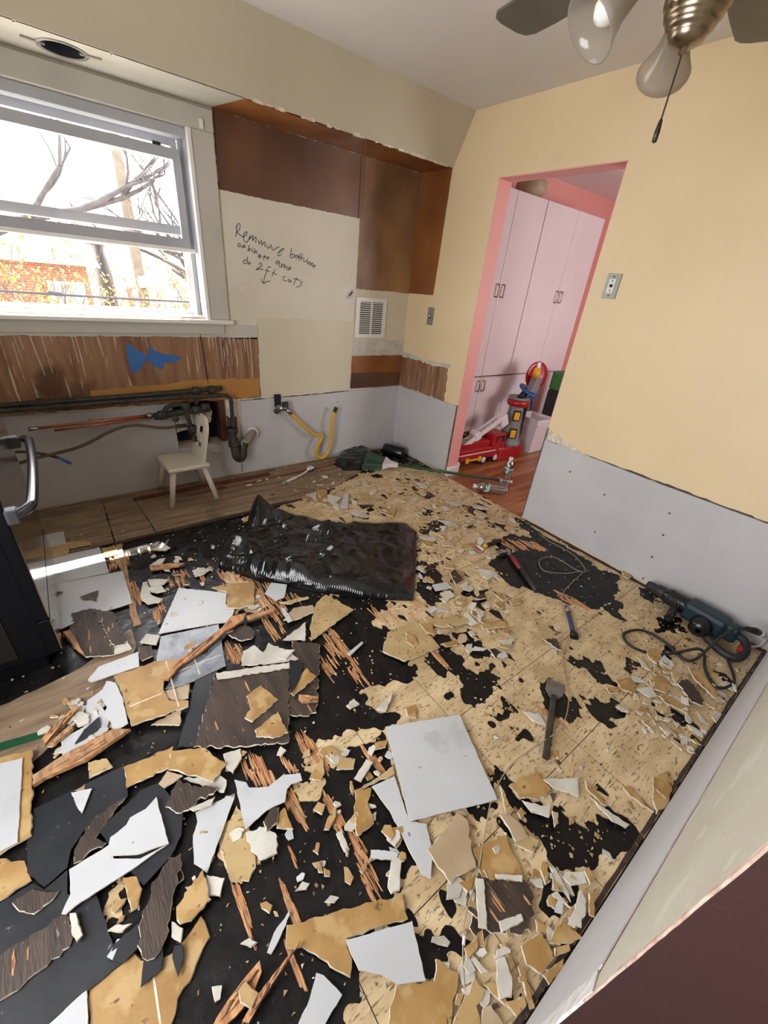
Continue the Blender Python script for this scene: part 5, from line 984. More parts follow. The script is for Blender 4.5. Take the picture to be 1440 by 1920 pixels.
DEB = [
('white',0,0,'white marbled sheet scrap on the bare planks beside the stove',[(-2.867,-0.335),(-2.691,-0.339),(-2.69,-0.49),(-2.747,-0.494),(-2.83,-0.479),(-2.86,-0.395)]),
('white',0,0,'long white sheet crossed by the sun patch beside the stove',[(-2.854,-0.593),(-2.546,-0.606),(-2.537,-0.739),(-2.534,-0.876),(-2.807,-0.84),(-2.835,-0.714)]),
('white',1,0,'white marbled tile beside the stove with brown chips on it',[(-2.809,-0.848),(-2.477,-0.902),(-2.478,-1.18),(-2.628,-1.181),(-2.761,-1.206),(-2.782,-1.035)]),
('cork',1,0,'torn cardboard strip with black printed marks near the sun patch',[(-2.78,-0.499),(-2.666,-0.494),(-2.583,-0.53),(-2.581,-0.572),(-2.678,-0.556),(-2.686,-0.609),(-2.776,-0.603)]),
('ochre',0,0,'small tan square at the corner of the sun patch',[(-2.54,-0.623),(-2.473,-0.631),(-2.474,-0.728),(-2.535,-0.727)]),
('brown',2,0,'pointed brown chip on the white tile next to the stove',[(-2.782,-0.903),(-2.724,-0.955),(-2.748,-0.981),(-2.781,-0.982)]),
('brown',2,0,'splintered brown chip in the middle of the white tile beside the stove',[(-2.632,-1.022),(-2.59,-1.017),(-2.608,-1.096),(-2.629,-1.064),(-2.655,-1.053),(-2.667,-1.029)]),
('brown',1,0,'square of dark plywood with yellow splinters at the stove corner',[(-2.709,-1.119),(-2.643,-1.126),(-2.612,-1.152),(-2.583,-1.196),(-2.572,-1.329),(-2.591,-1.47),(-2.683,-1.423),(-2.703,-1.373),(-2.748,-1.249),(-2.708,-1.196)]),
('brown',2,0,'narrow dark veneer strip overlapping the splintered plywood square',[(-2.629,-1.138),(-2.605,-1.166),(-2.556,-1.214),(-2.553,-1.33),(-2.53,-1.41),(-2.547,-1.439),(-2.585,-1.432),(-2.602,-1.318)]),
('pale',1,0,'cream edged tile corner under the dark veneer strip',[(-2.586,-1.435),(-2.534,-1.421),(-2.525,-1.474),(-2.59,-1.472)]),
('splint',3,0,'pale yellow splinter across the dark plywood square',[(-2.742,-1.25),(-2.715,-1.255),(-2.681,-1.437),(-2.701,-1.393)]),
('white',1,0,'glossy white tile with torn patches reflecting the window',[(-2.275,-1.177),(-2.09,-1.329),(-2.12,-1.407),(-2.097,-1.464),(-2.145,-1.53),(-2.208,-1.504),(-2.422,-1.444)]),
('ochre',2,0,"square ochre tile piece beside the garbage bag's end",[(-2.141,-1.26),(-2.069,-1.271),(-1.947,-1.326),(-2.011,-1.489),(-2.082,-1.47),(-2.126,-1.44),(-2.089,-1.338)]),
('slateblue',1,0,'blue grey tile with white grout lines below the glossy white tile',[(-2.416,-1.464),(-2.189,-1.518),(-2.237,-1.758),(-2.389,-1.766),(-2.463,-1.746),(-2.41,-1.694),(-2.459,-1.591)]),
('grey',1,0,'small grey tile corner left of the blue grey tile',[(-2.462,-1.416),(-2.417,-1.455),(-2.441,-1.504),(-2.495,-1.453)]),
('pale',1,0,'ragged pale scrap on the black floor near the sun patch',[(-2.414,-1.05),(-2.39,-1.049),(-2.393,-1.17),(-2.354,-1.223),(-2.376,-1.239),(-2.422,-1.225),(-2.442,-1.17)]),
('grey',1,0,'thin grey flake above the ragged pale scrap',[(-2.387,-1.034),(-2.342,-1.055),(-2.299,-1.085),(-2.33,-1.115),(-2.385,-1.107)]),
('splint',3,.05,'long splintered lath lying across the blue grey tile',[(-2.46,-1.713),(-2.391,-1.652),(-2.291,-1.612),(-2.196,-1.57),(-2.131,-1.517),(-2.067,-1.533),(-2.093,-1.57),(-2.182,-1.598),(-2.304,-1.659),(-2.393,-1.687),(-2.441,-1.729)]),
('brown',1,0,'brown veneer flake at the end of the long splintered lath',[(-2.174,-1.594),(-2.086,-1.572),(-2.074,-1.65),(-2.094,-1.677),(-2.139,-1.67),(-2.167,-1.619)]),
('splint',1,0,'slim wood splinter on the black floor below the sun patch',[(-2.36,-0.935),(-2.278,-0.952),(-2.199,-0.992),(-2.237,-1.002),(-2.358,-0.97)]),
('pale',1,0,'pale torn scrap above the slim wood splinter',[(-2.356,-0.916),(-2.299,-0.885),(-2.273,-0.89),(-2.296,-0.933),(-2.337,-0.948)]),
('grey',1,0,'grey flake at the tip of the sun patch',[(-2.313,-0.781),(-2.256,-0.722),(-2.226,-0.8),(-2.258,-0.822)]),
('pale',1,0,'curled pale scrap between the sun patch and the garbage bag',[(-2.183,-1.068),(-2.145,-1.059),(-2.094,-1.103),(-2.138,-1.129),(-2.182,-1.129)]),
('ochre',3,0,'large ochre tile with light grout cross near the stove',[(-2.605,-1.596),(-2.459,-1.604),(-2.399,-1.627),(-2.38,-1.66),(-2.399,-1.683),(-2.452,-1.708),(-2.466,-1.756),(-2.46,-1.813),(-2.402,-1.85),(-2.409,-1.876),(-2.586,-1.849),(-2.593,-1.717)]),
('beige',2,0,'beige tile corner poking from under the large ochre tile',[(-2.462,-1.761),(-2.378,-1.778),(-2.399,-1.834),(-2.434,-1.828),(-2.463,-1.795)]),
('beige',1,0,'beige strip under the lower edge of the large ochre tile',[(-2.532,-1.87),(-2.424,-1.855),(-2.452,-1.923),(-2.507,-1.885)]),
('white',4,0,'white torn sheet overlapping the edge of the large ochre tile',[(-2.657,-1.664),(-2.629,-1.61),(-2.603,-1.636),(-2.592,-1.715),(-2.593,-1.837),(-2.637,-1.846),(-2.642,-1.789),(-2.657,-1.756),(-2.643,-1.732)]),
('white',2,.08,'curved white sheet between the plywood square and the ochre tile',[(-2.684,-1.572),(-2.644,-1.521),(-2.507,-1.509),(-2.518,-1.591),(-2.629,-1.589),(-2.674,-1.589)]),
('white',1,0,'bright white sheet under splinters near the green tape',[(-2.782,-1.765),(-2.717,-1.755),(-2.697,-1.647),(-2.64,-1.622),(-2.659,-1.697),(-2.642,-1.774),(-2.657,-1.811),(-2.781,-1.835)]),
('slate',2,0,'dark narrow scrap on the bright white sheet near the green tape',[(-2.745,-1.812),(-2.717,-1.772),(-2.669,-1.746),(-2.669,-1.793),(-2.721,-1.81)]),
('pale',2,0,'crumbled pale plaster lump beside the green tape',[(-2.747,-1.694),(-2.721,-1.687),(-2.695,-1.72),(-2.701,-1.756),(-2.731,-1.752)]),
('splint',3,0,'round brown stick beside the green tape strip',[(-2.825,-1.746),(-2.749,-1.682),(-2.728,-1.667),(-2.724,-1.686),(-2.792,-1.746),(-2.817,-1.773)]),
('splintdark',2,0,'short brown stick next to the crumbled plaster lump',[(-2.807,-1.774),(-2.749,-1.735),(-2.743,-1.755),(-2.796,-1.785)]),
('brown',1,0,'dark lumps of torn backing by the blue grey tile',[(-2.503,-1.477),(-2.459,-1.493),(-2.464,-1.556),(-2.505,-1.562),(-2.51,-1.538)]),
('slate',1,0,'slate sheet under the big brown board',[(-2.337,-1.721),(-2.263,-1.752),(-2.311,-1.816),(-2.404,-2.046),(-2.476,-1.998),(-2.411,-1.877)]),
('brown',2,0,'big square brown board with a pale rim on top',[(-2.296,-1.793),(-2.017,-1.888),(-2.166,-2.192),(-2.3,-2.12),(-2.436,-2.033),(-2.362,-1.914)]),
('pale',3,0,'pale rim strip along the top of the big brown board',[(-2.283,-1.784),(-2.018,-1.89),(-2.028,-1.916),(-2.287,-1.817)]),
('ochre',3,0,'broken ochre tile lying in the middle of the big brown board',[(-2.157,-1.932),(-2.129,-2.024),(-2.242,-2.058),(-2.26,-2.028),(-2.228,-2.007),(-2.222,-1.945)]),
('ochre',3,0,'ochre tile shard at the lower corner of the big brown board',[(-2.248,-2.091),(-2.19,-2.078),(-2.15,-2.071),(-2.156,-2.165),(-2.204,-2.155),(-2.252,-2.116)]),
('brown',1,0,'second dark board under the curled slate scrap',[(-1.956,-1.779),(-1.86,-1.863),(-2.031,-2.143),(-2.071,-2.134),(-2.121,-2.092)]),
('slate',4,.12,'curled slate scrap at the corner of the big brown board',[(-2.019,-1.89),(-1.972,-1.931),(-2.023,-1.99),(-2.082,-2.033)]),
('ochre',3,0,'ochre triangle under the curled slate scrap',[(-1.974,-1.955),(-1.959,-2.01),(-2.075,-2.043),(-2.079,-2.022),(-2.022,-1.98)]),
('pale',2,0,'crumpled pale felt heap above the big brown board',[(-2.156,-1.73),(-2.103,-1.723),(-2.087,-1.779),(-2.047,-1.741),(-2.001,-1.822),(-1.978,-1.892),(-2.066,-1.858),(-2.188,-1.796)]),
('grey',3,.1,'folded grey felt flap over the crumpled heap',[(-2.053,-1.846),(-2.003,-1.825),(-1.972,-1.847),(-2.024,-1.87)]),
('splint',2,0,'bundle of orange splinters beside the second dark board',[(-2.055,-2.046),(-1.996,-2.092),(-2,-2.102),(-2.031,-2.087),(-2.006,-2.11),(-2.059,-2.083),(-2.064,-2.061)]),
('pale',1,0,'pale green triangle scrap above the second dark board',[(-1.987,-1.753),(-1.851,-1.71),(-1.901,-1.807)]),
('cork',1,0,'speckled tan tile square below the garbage bag',[(-1.678,-1.59),(-1.613,-1.758),(-1.884,-1.824),(-1.845,-1.74),(-1.745,-1.619)]),
('white',1,0,'white chip at the edge of the garbage bag',[(-1.874,-1.369),(-1.81,-1.423),(-1.862,-1.503),(-1.91,-1.505),(-1.933,-1.43)]),
('splint',2,0,'pale lath pointing at the glossy white tile',[(-2.075,-1.543),(-1.951,-1.558),(-1.951,-1.582),(-2.07,-1.573)]),
('white',2,0,'small white strip between tan scraps below the garbage bag',[(-1.912,-1.573),(-1.897,-1.579),(-1.9,-1.675),(-1.924,-1.676)]),
('beige',1,0,'beige torn strip left of the speckled tan tile',[(-1.936,-1.645),(-1.858,-1.595),(-1.769,-1.627),(-1.781,-1.671),(-1.888,-1.674)]),
('cork',1,0,"long tan splinter scrap under the garbage bag's edge",[(-1.9,-1.525),(-1.761,-1.556),(-1.76,-1.572),(-1.869,-1.559)]),
('white',1,0,'white sliver beside the raw splintered patch',[(-1.79,-1.971),(-1.694,-1.946),(-1.691,-1.957),(-1.783,-1.989)]),
('cork',1,0,'loose tan tile square with an ochre chip on it',[(-1.559,-1.963),(-1.395,-1.977),(-1.41,-2.163),(-1.597,-2.141),(-1.649,-2.042)]),
('ochre',2,0,'ochre chip on the loose tan tile square',[(-1.496,-2.016),(-1.474,-2.055),(-1.487,-2.097),(-1.517,-2.099),(-1.525,-2.064)]),
('ochre',2,0,'ochre shard at the corner of the loose tan tile square',[(-1.401,-2.009),(-1.34,-2.032),(-1.388,-2.096),(-1.41,-2.07)]),
('white',1,0,"pale rectangle beside the garbage bag's square end",[(-1.141,-1.818),(-1.056,-1.842),(-1.063,-1.899),(-1.16,-1.866)]),
('grey',1,0,'grey chip just below the pale rectangle by the bag',[(-1.149,-1.89),(-1.087,-1.902),(-1.098,-1.953),(-1.147,-1.948)]),
('ochre',1,0,'upright ochre rectangle behind the garbage bag',[(-1.143,-0.532),(-1.077,-0.565),(-1.196,-0.777),(-1.247,-0.721)]),
('white',1,0,'narrow white chip behind the garbage bag',[(-0.979,-0.663),(-0.96,-0.689),(-1.096,-0.887),(-1.142,-0.857)]),
('pale',1,0,'pale chip between the ochre rectangle and narrow white chip',[(-1.113,-0.628),(-1.046,-0.726),(-1.148,-0.79),(-1.163,-0.728)]),
('pale',1,0,'cream triangle beside the upright ochre rectangle',[(-1.26,-0.57),(-1.167,-0.563),(-1.227,-0.671)]),
('ochre',1,0,'ochre shard behind the middle of the garbage bag',[(-0.896,-0.985),(-0.78,-1.046),(-0.877,-1.129),(-0.918,-1.037)]),
('slate',1,0,'small black flake behind the garbage bag',[(-0.998,-0.873),(-0.899,-0.924),(-1.001,-0.936)]),
('white',1,0,'white strip touching the back of the garbage bag',[(-1.116,-0.928),(-1.055,-0.948),(-1.025,-1.058),(-1.105,-1.002)]),
('grey',1,0,'grey stone like chip on the tan tiles near the second dark board',[(-1.924,-2.178),(-1.882,-2.169),(-1.875,-2.201),(-1.918,-2.2)]),
('grey',1,0,'mottled grey shard near the big white square sheet',[(-1.836,-2.253),(-1.731,-2.23),(-1.811,-2.283)]),
('ochre',1,0,'ochre shard above the big white square sheet',[(-1.737,-2.31),(-1.692,-2.321),(-1.732,-2.367),(-1.755,-2.343)]),
('ochre',1,0,'broad ochre flake near the middle of the tan tiles',[(-1.133,-2.165),(-1.006,-2.201),(-1.04,-2.251),(-1.151,-2.198)]),
('ochre',1,0,'crescent ochre shard on the black streak',[(-1.389,-2.152),(-1.311,-2.173),(-1.334,-2.198),(-1.386,-2.178)]),
('grey',1,0,'grey rectangle beside the broad ochre flake',[(-1.138,-2.286),(-1.06,-2.319),(-1.103,-2.333),(-1.153,-2.314)]),
('white',1,0,"long white sliver near the bag's square end",[(-0.627,-1.298),(-0.524,-1.407),(-0.602,-1.398)]),
('slate',1,0,'dark green flake behind the putty knife',[(-0.523,-1.475),(-0.433,-1.483),(-0.486,-1.507)]),
('brown',1,0,'thin brown stick near the blue chisel',[(-0.947,-2.396),(-0.889,-2.432),(-0.934,-2.489),(-0.947,-2.469)]),
('white',1,0,'white chip next to the thin brown stick',[(-0.967,-2.454),(-0.943,-2.469),(-0.976,-2.487)]),
('pale',1,0,'pale green shard left of the spade chisel bit',[(-1.355,-2.578),(-1.307,-2.627),(-1.329,-2.666),(-1.357,-2.63)]),
('grey',1,0,'greyish round flake left of the hammer grip',[(-0.8,-1.852),(-0.735,-1.919),(-0.75,-1.958),(-0.832,-1.947),(-0.83,-1.892)]),
('ochre',1,0,"ochre block near the bag's square end",[(-0.934,-1.695),(-0.888,-1.762),(-0.923,-1.781),(-0.968,-1.745)]),
('ochre',1,0,'pair of ochre flakes below the hammer grip',[(-0.894,-2.05),(-0.856,-2.069),(-0.865,-2.125),(-0.901,-2.112)]),
('ochre',1,0,'ochre flake touching the pair below the hammer grip',[(-0.871,-2.13),(-0.795,-2.142),(-0.829,-2.179),(-0.883,-2.162)]),
('pale',1,0,'pale ribbon scrap on the tan tiles',[(-1.151,-2.068),(-1.131,-2.073),(-1.145,-2.158),(-1.185,-2.148),(-1.181,-2.108)]),
('cork',1,0,'broad torn tan strip beside the pale ribbon scrap',[(-1.357,-1.986),(-1.194,-2.072),(-1.142,-2.132),(-1.207,-2.12),(-1.307,-2.086),(-1.358,-2.027)]),
('ochre',1,0,'rounded ochre piece near the looped black cord',[(-0.875,-2.716),(-0.806,-2.742),(-0.817,-2.78),(-0.883,-2.791),(-0.904,-2.75)]),
('ochre',1,0,"ochre piece under the looped black cord's lower end",[(-0.739,-2.803),(-0.665,-2.823),(-0.701,-2.882),(-0.752,-2.876),(-0.778,-2.832)]),
('ochre',1,0,'ochre piece inside the black cord loop',[(-0.566,-2.717),(-0.499,-2.737),(-0.541,-2.774),(-0.611,-2.782),(-0.612,-2.75)]),
('grey',1,0,'grey flake between two ochre pieces by the cord',[(-0.841,-2.791),(-0.767,-2.821),(-0.801,-2.86),(-0.839,-2.845)]),
('brown',2,0,'curled brown felt with white edge below the drill cord',[(-0.652,-2.884),(-0.594,-2.893),(-0.607,-2.939),(-0.648,-2.981),(-0.691,-2.995),(-0.711,-2.957)]),
('ochre',1,0,'long ochre shard below the drill cord heap',[(-0.795,-2.863),(-0.746,-2.903),(-0.751,-2.974),(-0.78,-2.972),(-0.807,-2.897)]),
('pale',1,0,'pale chip against the near wall strip',[(-0.706,-3.035),(-0.657,-3.036),(-0.651,-3.056),(-0.72,-3.056)]),
('white',1,0,'white sliver beside the black cord loop',[(-0.788,-2.744),(-0.77,-2.765),(-0.768,-2.803),(-0.814,-2.766)]),
('pale',1,0,'pale triangle in the grey rubble by the near wall',[(-0.936,-2.928),(-0.929,-2.969),(-0.965,-2.964)]),
('white',2,0,'white splinter in the rubble by the near wall',[(-0.737,-2.988),(-0.767,-3.038),(-0.775,-3.012)]),
('ochre',2,0,'long ochre strip under the drill cord by the near wall',[(-0.505,-2.874),(-0.502,-2.934),(-0.579,-3.043),(-0.595,-3.009),(-0.558,-2.917)]),
('ochre',1,0,'ochre chip in the rubble left of the curled brown felt',[(-0.951,-2.711),(-0.897,-2.746),(-0.934,-2.758),(-0.968,-2.736)]),
('white',1,0,'white scrap inside the drill cord loop',[(-0.584,-2.778),(-0.518,-2.778),(-0.54,-2.826),(-0.585,-2.836),(-0.603,-2.805)]),
('cork',2,0,'tan wedge standing against the drywall behind the drill',[(0.001,-2.325),(0.036,-2.331),(-0.023,-2.395),(-0.071,-2.399),(-0.074,-2.365)]),
('pale',1,0,'pale ragged scrap near the black cord loop',[(-0.653,-2.713),(-0.662,-2.758),(-0.68,-2.785),(-0.69,-2.75)]),
('slate',1,0,'large slate sheet with creases left of the white sheets',[(-2.855,-1.963),(-2.632,-1.969),(-2.624,-2.013),(-2.634,-2.074),(-2.69,-2.082),(-2.743,-2.099),(-2.778,-2.135),(-2.789,-2.175),(-2.838,-2.19),(-2.872,-2.13),(-2.872,-2.051)]),
('ochre',2,0,"ochre tile at the picture's edge half covered by white sheet",[(-2.95,-1.733),(-2.852,-1.765),(-2.859,-2.043),(-2.925,-2.05),(-2.939,-2.05)]),
('white',3,0,"white sheet lying on the ochre tile at the picture's edge",[(-2.947,-1.762),(-2.875,-1.783),(-2.887,-2.046),(-2.923,-2.045),(-2.938,-2.04)]),
('splintdark',2,.03,'thick splintered plank beside the large slate sheet',[(-2.852,-1.899),(-2.822,-1.893),(-2.719,-1.901),(-2.59,-1.868),(-2.638,-1.836),(-2.766,-1.843),(-2.852,-1.866)]),
('ochre',2,0,'glazed ochre strip beside the ochre hexagon',[(-2.63,-1.978),(-2.488,-1.994),(-2.506,-2.059),(-2.633,-2.05)]),
('ochre',3,0,'six sided ochre tile piece under the big brown board',[(-2.498,-2.007),(-2.406,-2.059),(-2.364,-2.152),(-2.416,-2.183),(-2.455,-2.133),(-2.519,-2.067)]),
('beige',2,0,'pinkish chip under the six sided ochre piece',[(-2.553,-2.091),(-2.522,-2.064),(-2.486,-2.108),(-2.541,-2.114)]),
('pale',2,0,'grey white scrap at the corner of the six sided ochre piece',[(-2.362,-2.108),(-2.307,-2.123),(-2.317,-2.158),(-2.356,-2.186),(-2.369,-2.157)]),
('pale',1,0,'pale felt under the six sided ochre piece',[(-2.488,-2.112),(-2.398,-2.157),(-2.379,-2.193),(-2.397,-2.224),(-2.46,-2.147)]),
('brown',3,0,'crumpled brown felt scrap between slate and white boards',[(-2.55,-2.173),(-2.503,-2.117),(-2.463,-2.162),(-2.407,-2.207),(-2.426,-2.218),(-2.469,-2.206),(-2.498,-2.22),(-2.529,-2.208)]),
('pale',3,0,'pale curled strip along the crumpled brown scrap',[(-2.497,-2.216),(-2.423,-2.226),(-2.439,-2.244),(-2.487,-2.231)]),
('white',1,0,'narrow white board beside the torn white flag shaped sheet',[(-2.483,-2.23),(-2.371,-2.243),(-2.376,-2.256),(-2.498,-2.393),(-2.521,-2.353),(-2.505,-2.285),(-2.485,-2.256)]),
('slate',2,0,'slate tile under the torn white sheets',[(-2.713,-2.129),(-2.596,-2.08),(-2.548,-2.088),(-2.513,-2.218),(-2.531,-2.27),(-2.567,-2.305),(-2.636,-2.33),(-2.66,-2.278)]),
('white',4,0,'torn white sheet on top of another on the slate tile',[(-2.565,-2.133),(-2.563,-2.277),(-2.637,-2.256),(-2.694,-2.22),(-2.697,-2.196),(-2.688,-2.173),(-2.648,-2.164),(-2.637,-2.15),(-2.597,-2.151)]),
('white',3,0,'long torn white sheet underneath on the slate tile',[(-2.783,-2.19),(-2.695,-2.187),(-2.688,-2.228),(-2.632,-2.267),(-2.563,-2.274),(-2.671,-2.281),(-2.764,-2.281),(-2.796,-2.287),(-2.805,-2.28),(-2.785,-2.249)]),
('brown',2,0,'brown strip with white torn rim beside the creased slate sheet',[(-2.638,-2.078),(-2.648,-2.086),(-2.688,-2.114),(-2.721,-2.144),(-2.699,-2.174),(-2.749,-2.178),(-2.774,-2.179),(-2.77,-2.144),(-2.742,-2.103),(-2.706,-2.085),(-2.661,-2.077)]),
('white',2,0,'white triangle on the creased slate sheet',[(-2.766,-1.975),(-2.714,-1.996),(-2.746,-2.057),(-2.755,-2.03)]),
('cork',1,0,'tan corner above the creased slate sheet',[(-2.718,-1.898),(-2.669,-1.914),(-2.657,-1.955),(-2.721,-1.954)]),
('ochre',1,0,'small ochre corner above the white triangle',[(-2.758,-1.971),(-2.731,-1.966),(-2.735,-1.987)]),
('slate',1,0,'large dark slate sheet at the bottom corner',[(-2.937,-2.165),(-2.924,-2.166),(-2.862,-2.164),(-2.838,-2.194),(-2.789,-2.18),(-2.793,-2.238),(-2.735,-2.283),(-2.715,-2.408),(-2.677,-2.449),(-2.768,-2.455),(-2.828,-2.46),(-2.843,-2.464),(-2.929,-2.401)]),
('brown',2,0,'long brown strip with ragged white edges on the dark slate sheet',[(-2.932,-2.279),(-2.919,-2.281),(-2.846,-2.283),(-2.808,-2.279),(-2.794,-2.288),(-2.787,-2.339),(-2.795,-2.355),(-2.828,-2.356),(-2.888,-2.37),(-2.917,-2.367),(-2.929,-2.365)]),
('pale',3,0,'pale stub at the end of the ragged brown strip',[(-2.789,-2.29),(-2.776,-2.296),(-2.767,-2.352),(-2.78,-2.358),(-2.789,-2.329)]),
('brown',2,0,'small brown chip with yellow edges on the dark slate sheet',[(-2.9,-2.186),(-2.861,-2.18),(-2.833,-2.208),(-2.807,-2.223),(-2.82,-2.234),(-2.858,-2.241),(-2.885,-2.216)]),
('brown',3,0,'tall brown veneer piece with cream sides',[(-2.57,-2.306),(-2.542,-2.316),(-2.563,-2.367),(-2.594,-2.429),(-2.62,-2.475),(-2.642,-2.489),(-2.664,-2.472),(-2.67,-2.443),(-2.651,-2.397),(-2.622,-2.347)]),
('slate',2,0,'slate fragment left of the tall brown veneer piece',[(-2.713,-2.407),(-2.66,-2.4),(-2.668,-2.446),(-2.702,-2.454),(-2.727,-2.429)]),
('slate',2,0,'slate fragment below the tall brown veneer piece',[(-2.662,-2.472),(-2.622,-2.479),(-2.633,-2.514),(-2.677,-2.517)]),
('pale',3,0,'pale curl on the speckled felt left of the tall brown veneer',[(-2.722,-2.376),(-2.704,-2.374),(-2.672,-2.395),(-2.693,-2.399)]),
('ochre',2,0,'curled ochre and white scrap left of the tall brown veneer',[(-2.677,-2.283),(-2.647,-2.3),(-2.641,-2.335),(-2.655,-2.368),(-2.67,-2.369),(-2.674,-2.329)]),
('ochre',3,0,'pointed ochre tile right of the tall brown veneer piece',[(-2.58,-2.423),(-2.546,-2.404),(-2.505,-2.384),(-2.505,-2.459),(-2.556,-2.472),(-2.581,-2.462),(-2.583,-2.436)]),
('grey',2,0,'grey corner behind the pointed ochre tile',[(-2.501,-2.398),(-2.464,-2.433),(-2.485,-2.463),(-2.507,-2.447)]),
('pale',2,0,'pale scrap below the pointed ochre tile',[(-2.596,-2.441),(-2.576,-2.471),(-2.587,-2.495),(-2.603,-2.471)]),
('slate',2,0,'dark tongue shaped flake on the big ochre tile',[(-2.601,-2.491),(-2.584,-2.499),(-2.587,-2.522),(-2.607,-2.549),(-2.61,-2.506)]),
('white',2,0,'stubby white stick beside the slate fragments',[(-2.729,-2.421),(-2.705,-2.402),(-2.697,-2.407),(-2.72,-2.435)]),
('ochre',0,0,'big ochre tile with a grout line at the bottom',[(-2.769,-2.452),(-2.703,-2.446),(-2.678,-2.446),(-2.667,-2.468),(-2.634,-2.489),(-2.597,-2.497),(-2.536,-2.468),(-2.529,-2.52),(-2.556,-2.538),(-2.578,-2.56),(-2.616,-2.579),(-2.625,-2.598),(-2.647,-2.618),(-2.776,-2.523)]),
('white',1,0,'white sheet corner under the big ochre tile at the bottom',[(-2.852,-2.463),(-2.771,-2.452),(-2.775,-2.525)]),
('ochre',0,0,"ochre floor tile remnant at the picture's edge with dark lines",[(-2.944,-2.032),(-2.929,-2.051),(-2.878,-2.092),(-2.864,-2.152),(-2.926,-2.158),(-2.939,-2.157)]),
('cork',0,0,'speckled tan tile remnant beside the narrow white board',[(-2.453,-2.359),(-2.378,-2.275),(-2.366,-2.346),(-2.372,-2.415),(-2.387,-2.454),(-2.414,-2.472),(-2.452,-2.445)]),
('white',2,0,'white flag shaped sheet with a torn top edge',[(-2.359,-2.207),(-2.331,-2.235),(-2.33,-2.255),(-2.28,-2.286),(-2.228,-2.279),(-2.179,-2.305),(-2.184,-2.329),(-2.217,-2.319),(-2.235,-2.326),(-2.255,-2.355),(-2.311,-2.346),(-2.38,-2.358)]),
('grey',2,0,'grey and brown torn wad below the white flag shaped sheet',[(-2.383,-2.365),(-2.336,-2.379),(-2.311,-2.423),(-2.328,-2.462),(-2.371,-2.452),(-2.387,-2.416)]),
('brown',3,0,'brown flap above the grey torn wad',[(-2.331,-2.369),(-2.295,-2.349),(-2.277,-2.361),(-2.299,-2.397),(-2.333,-2.4)]),
('ochre',2,0,'ochre wedge beside the brown flap',[(-2.282,-2.371),(-2.263,-2.367),(-2.267,-2.435),(-2.306,-2.405)]),
('ochre',1,0,'small ochre chip on the black floor below the curved tan scrap',[(-2.171,-2.409),(-2.156,-2.428),(-2.179,-2.447),(-2.195,-2.419)]),
('ochre',1,0,'bent ochre strip beside the raw splinters',[(-2.171,-2.464),(-2.137,-2.45),(-2.123,-2.447),(-2.145,-2.473),(-2.181,-2.493),(-2.194,-2.484)]),
('ochre',1,0,'tall ochre shard left of the big white square sheet',[(-2.055,-2.445),(-2.01,-2.469),(-2.043,-2.497),(-2.06,-2.555),(-2.121,-2.554),(-2.098,-2.5)]),
('ochre',1,0,'small ochre block at the lower side of the white sheet stack',[(-2.025,-2.593),(-1.994,-2.609),(-2.001,-2.626),(-2.033,-2.612)]),
('ochre',1,0,'ochre chip at the upper corner of the big white square sheet',[(-1.913,-2.355),(-1.871,-2.373),(-1.893,-2.391),(-1.93,-2.378)]),
('cork',1,0,'tan lump on the black floor near the big white square sheet',[(-2.043,-2.327),(-2.003,-2.365),(-2.026,-2.389),(-2.076,-2.358)]),
('pale',2,0,'pale ragged strip beside the tan lump',[(-2.044,-2.417),(-1.975,-2.388),(-1.962,-2.411),(-2.031,-2.439)]),
('cork',1,0,'tan strip running toward the big white square sheet',[(-2.038,-2.45),(-1.911,-2.455),(-1.922,-2.479),(-1.999,-2.464),(-2.082,-2.445)]),
('grey',1,0,'grey strip at the head of the widest raw splinters',[(-2.168,-2.511),(-2.151,-2.514),(-2.156,-2.569),(-2.173,-2.564)]),
('ochre',1,0,'small tan chip among the splinters on the black floor',[(-2.226,-2.499),(-2.218,-2.505),(-2.236,-2.528),(-2.242,-2.514)]),
('ochre',1,0,'ochre chip pair half among the black floor splinters',[(-2.25,-2.543),(-2.236,-2.543),(-2.244,-2.571),(-2.255,-2.563)]),
('ochre',2,0,'ochre chip with white tip among the black floor splinters',[(-2.239,-2.563),(-2.227,-2.581),(-2.235,-2.59),(-2.247,-2.581)]),
('ochre',1,0,'white tipped ochre chip beside the widest splinters',[(-2.191,-2.592),(-2.183,-2.597),(-2.182,-2.628),(-2.198,-2.636),(-2.206,-2.621)]),
('white',1,0,"white and ochre strip above the ochre board's corner",[(-2.107,-2.603),(-2.076,-2.625),(-2.047,-2.655),(-2.062,-2.665),(-2.117,-2.621)]),
('grey',1,0,"grey vertical strip above the ochre board's corner",[(-2.074,-2.656),(-2.041,-2.664),(-2.095,-2.722),(-2.119,-2.714),(-2.118,-2.697)]),
('ochre',1,0,'lone ochre chip on the black floor above the white stick',[(-2.407,-2.532),(-2.392,-2.537),(-2.382,-2.554),(-2.396,-2.565),(-2.409,-2.543)]),
('white',1,0,'white chalky stick on the black floor',[(-2.429,-2.626),(-2.402,-2.604),(-2.352,-2.588),(-2.356,-2.597),(-2.391,-2.62),(-2.422,-2.635)]),
('pale',1,0,'white chip left of the white chalky stick',[(-2.475,-2.575),(-2.452,-2.577),(-2.44,-2.597),(-2.457,-2.596)]),
('ochre',1,0,'wide ochre board with curved lower edge under a white sheet',[(-2.369,-2.609),(-2.095,-2.731),(-2.113,-2.778),(-2.261,-2.717),(-2.268,-2.753),(-2.289,-2.777),(-2.331,-2.708),(-2.357,-2.667),(-2.388,-2.645)]),
('white',2,0,'white sheet overlapping the wide ochre board',[(-2.265,-2.718),(-2.108,-2.788),(-2.149,-2.886),(-2.206,-2.852),(-2.224,-2.822),(-2.267,-2.78),(-2.268,-2.744)]),
